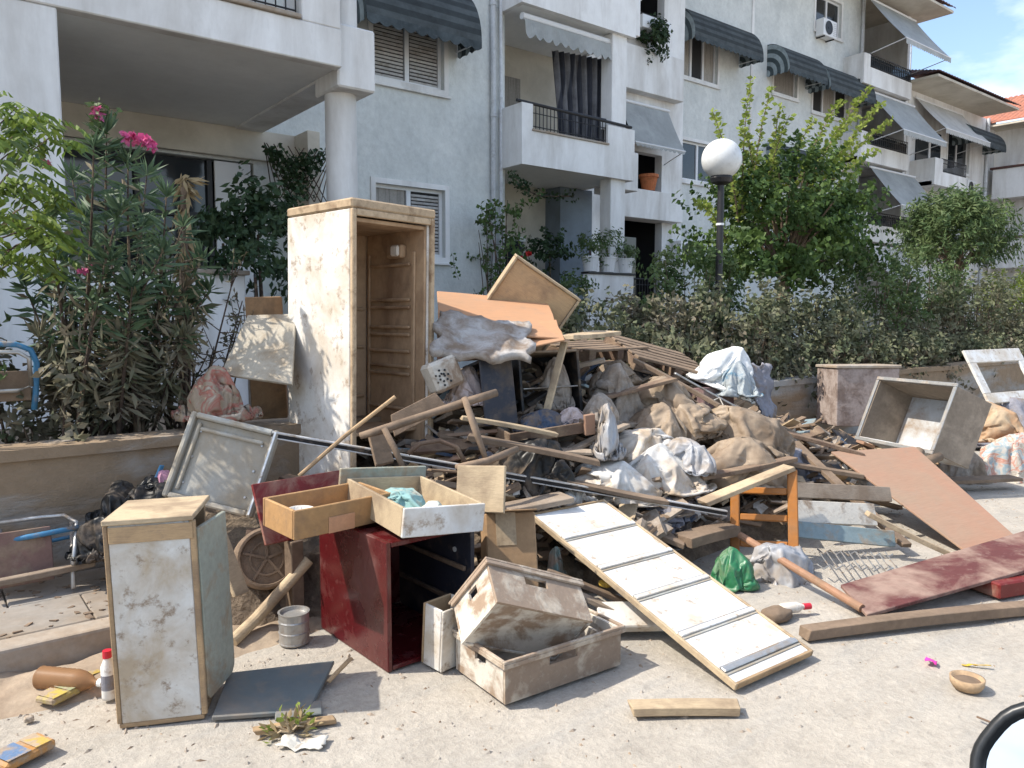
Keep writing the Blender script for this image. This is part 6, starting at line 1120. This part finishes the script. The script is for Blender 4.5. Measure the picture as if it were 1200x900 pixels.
for (a, c, wd, t, mt, tx) in (
    (W(824, 592, 4.55), W(927, 550, 4.75), .10, .03, pale_wood, 'thick cream plank leaning on the orange chair back'),
    (W(926, 600, 4.85), W(1022, 604, 5.0), .14, .04, crate_w, 'chipped white board end beside the orange chair back'),
    (W(928, 620, 4.75), W(1046, 632, 4.85), .10, .03, blue_w, 'blue-grey painted plank under the chipped white board'),
    (W(1015, 604, 4.75), G(1112, 652, .03), .06, .03, pale_wood, 'pale batten slanting to the road under the pinkish plywood'),
    (W(930, 575, 5.05), W(1040, 580, 5.25), .10, .03, grey_wood, 'grey plank lying above the chipped white board'),
    (W(930, 520, 5.9), W(1062, 642, 4.85), .07, .03, mud_wood, 'long brown plank along the lower edge of the pinkish plywood'),
    (W(890, 492, 6.4), W(955, 520, 6.4), .09, .03, grey_wood, 'grey weathered plank below the grey garment'),
    (W(795, 460, 5.9), W(905, 530, 5.7), .03, .02, mud_wood, 'narrow brown strip across the two tan rubbish bags'),
    (W(700, 600, 4.6), W(800, 640, 4.5), .12, .03, mud_wood, 'brown board hidden behind the top of the ribbed white door'),
    (W(800, 640, 4.5), W(858, 625, 4.7), .14, .06, mud_wood, 'thick brown offcut between the ribbed door and green bag'),
    (W(548, 515, 4.3), W(700, 545, 4.4), .10, .03, mud_wood, 'brown plank under the broken chair frame'),
    (W(540, 492, 4.45), W(652, 512, 4.55), .07, .025, pale_wood, 'pale strip lying along the front of the brown drawer'),
    (W(330, 560, 4.2), W(420, 590, 4.1), .10, .02, dark_wood, 'dark strip at the foot of the refrigerator'),
    (W(590, 600, 4.1), W(665, 585, 4.3), .16, .03, grey_wood, 'grey board beside the cream end panel'),
    (W(655, 690, 3.7), W(745, 730, 3.65), .05, .025, grey_wood, 'grey batten behind the crates'),
    (W(640, 672, 3.8), W(740, 712, 3.75), .04, .025, mud_wood, 'brown batten behind the crates'),
    (W(676, 655, 3.9), W(760, 705, 3.8), .04, .02, pale_wood, 'pale batten against the ribbed white door'),
    (W(700, 470, 5.35), W(790, 446, 5.6), .09, .025, dark_wood, 'dark board lying across the sacking below the pallets'),
    (W(742, 424, 5.9), W(842, 478, 5.7), .07, .03, mud_wood, 'brown plank sloping over the tan bags from the pallets'),
    (W(640, 560, 4.5), W(780, 590, 4.6), .11, .025, mud_wood, 'brown board lying in front of the low white bag'),
    (W(820, 562, 4.95), W(930, 540, 5.3), .08, .03, dark_wood, 'dark plank wedged under the large mud-brown bag'),
    (W(900, 505, 6.0), W(1010, 535, 5.9), .12, .03, dark_wood, 'dark board lying in front of the mottled box'),
    (W(920, 545, 5.6), W(1010, 560, 5.6), .10, .03, mud_wood, 'brown board stacked under the pinkish plywood'),
    (W(660, 535, 4.75), W(735, 500, 5.1), .06, .025, grey_wood, 'grey plank leaning from the drawer of clothes onto the bags')): plank(a, c, wd, t, mt, tx, cat='plank', group=None, roll=(68 if tx.startswith(('chipped', 'blue-grey', 'grey plank lying')) else 0))
mats_ = [mud_wood, grey_wood, dark_wood, mud_wood, pale_wood, grey_wood, blue_w, pink_ply]
for k in range(170):
    u, v = rnd.uniform(2.5, 7.4), rnd.uniform(2.95, 4.5); h = mound(u, v)
    if h < .1: continue
    a0 = rnd.uniform(-.9, .6) if rnd.random() < .7 else rnd.uniform(0, 3.1); L = rnd.uniform(.35, .95); d = Vector((math.cos(a0), math.sin(a0), rnd.uniform(-.35, .35))).normalized() * L / 2; c = Vector((u, v, h + rnd.uniform(.0, .08)))
    a, e = c - d, c + d
    if e.y > 4.62 or a.y > 4.62: continue
    plank(a, e, rnd.uniform(.03, .12), rnd.uniform(.012, .035), mats_[k % 8], roll=rnd.uniform(-35, 35))
RAGS = [bag_me('rag', .3, .22, .10, 20 + k, [cloth_mud, cloth_grey, bag_tan, cloth_blue, cloth_pinkw, bag_black, bag_brown][k]) for k in range(7)]
for k in range(48):
    u, v = rnd.uniform(2.6, 7.2), rnd.uniform(2.95, 4.4); h = mound(u, v)
    if h < .12: continue
    solo('rag', RAGS[k % 7], pose((u, v, h - .02), rnd.uniform(-15, 15), rnd.uniform(-15, 15), rnd.uniform(0, 360)) @ Matrix.Diagonal((rnd.uniform(.7, 1.5), rnd.uniform(.7, 1.4), rnd.uniform(.7, 1.4), 1)), 'crumpled muddy rag wedged between planks of the heap', 'rag', 'rags wedged in the heap')
for nm, mt, n, sz, tx in (('grit', kerb_m, 2600, .006, 'fine pale grit and mud crumbs scattered over the road'), ('dark_litter', mud_wood, 420, .004, 'small brown chips and splinters scattered over the road by the heap')):
    b = MB()
    for k in range(n):
        u = rnd.uniform(.1, 7.5); v = 3.65 - abs(rnd.gauss(0, .9)) if rnd.random() < .7 else rnd.uniform(.8, 3.6); q = sz * rnd.uniform(.4, 1.8)
        if v < .8: continue
        c = Vector((u, v, rz(u, v))); e = rnd.uniform(0, 6.28); l_ = q * rnd.uniform(1, 2.4 if nm == 'grit' else 4); dx, dy = math.cos(e), math.sin(e)
        b.add([c + Vector((dx * l_, dy * l_, -.002)), c + Vector((-dy * q, dx * q, -.002)), c + Vector((-dx * l_, -dy * l_, -.002)), c + Vector((dy * q, -dx * q, -.002)), c + Vector((0, 0, q * .9))], [(0, 1, 4), (1, 2, 4), (2, 3, 4), (3, 0, 4)])
    tag(put(nm, b.mesh(nm, mt), None, None, 'stuff'), tx, 'grit')
b = MB()
for k in range(420):
    u, v = rnd.uniform(-.6, 1.6), rnd.uniform(3.75, 4.68); q = rnd.uniform(.25, .8) ** 2; b.box(-.03 * q, -.018 * q, 0, .03 * q, .018 * q, .012 * q, pose((u, v, .118), rnd.uniform(-15, 15), rnd.uniform(-15, 15), rnd.uniform(0, 360)), .004 * q)
tag(put('pavement_litter', b.mesh('pavement_litter', mud_wood), None, None, 'stuff'), 'brown mud clods and chips strewn over the pavement slabs', 'litter')
# silt washed against the kerb, hiding its edge
def drift(x, y):
    f = max(0, 1 - abs(y - 3.66) / .36); q = Vector((x * 1.7, y * 2.5, 4)); return -.03 + f * (.085 + .09 * noise.noise(q) + .03 * noise.noise(q * 4.3)) + .008 * noise.noise(q * 11)
sheet('mud_drift', -2.5, 3.25, 1.7, 4.05, 120, 40, drift, dirty('kerb_silt', (.36, .29, .215), (.28, .21, .15), .5, 4, .95, .5, .2, .15, world=True), 'stuff')
tag(bpy.data.objects['mud_drift'], 'bank of dried silt washed against the kerb', 'mud')
# ------------------------------------------------------------------ parked car whose wing mirror reaches into view
car = thing('car', 'dark car parked at the roadside with a black-rimmed wing mirror', 'car', Matrix.Translation((0, 0, 0))); paint = plain('car_paint', (.02, .02, .022), .25, 0, .5)
b = MB(); b.prism([(-1.6, .28), (-1.6, .95), (.95, 1.0), (2.2, .88), (2.45, .6), (2.45, .28)], -.06, 1.55, Matrix.Rotation(R_(90), 4, 'X')); put('body', b.mesh('body', paint, .04, seg=2), car)
for x in (-1.0, 1.7):
    for y in (-.02, -1.45): put('wheel', MB().lathe([(.001, -.1), (.2, -.1), (.31, -.09), (.31, .09), (.2, .1), (.001, .1)], 26, Matrix.Translation((x, y, .31)) @ Matrix.Rotation(R_(90), 4, 'X')).mesh('wheel', blackp), car)
mc = W(1262, 934, .80); nrm = (_C + Vector((-.55, -.15, .05)) - mc).normalized(); mm = Matrix.Translation(mc) @ nrm.to_track_quat('Z', 'Y').to_matrix().to_4x4() @ Matrix.Rotation(R_(-28), 4, 'Z')
wm = put('wing_mirror', None, car, mm)
def rrect(w_, h, r, n=8):
    o = []
    for cx, cy, a0 in ((w_ / 2 - r, h / 2 - r, 0), (-w_ / 2 + r, h / 2 - r, 90), (-w_ / 2 + r, -h / 2 + r, 180), (w_ / 2 - r, -h / 2 + r, 270)):
        for k in range(n + 1): t = R_(a0 + 90 * k / n); o.append((cx + r * math.cos(t), cy + r * math.sin(t)))
    return o
b = MB(); rings = [(0, 1.0), (.012, 1.0), (.018, .97), (.018, .90), (.002, .84)]; o = rrect(.19, .15, .065); n = len(o)
for z, s in [(-.09, .45), (-.075, .72), (-.04, .93)] + rings: b.v += [(x * s, y * s, z) for x, y in o]
for i in range(7): b.f += [(i * n + k, i * n + (k + 1) % n, (i + 1) * n + (k + 1) % n, (i + 1) * n + k) for k in range(n)]
b.f.append(tuple(range(n))); put('housing', b.mesh('housing', plain('mirror_black', (.02, .022, .024), .35), smooth=True), wm); put('glass', MB().prism([(x * .84, y * .84) for x, y in o], 0, .004).mesh('glass', plain('mirror_silver', (.62, .66, .70), .03, 1.0)), wm)
put('arm', MB().tube([(.02, -.02, -.06), (.10, -.06, -.12), (.16, -.12, -.2)], .025, 8).mesh('arm', plain('mirror_black', (0, 0, 0))), wm)
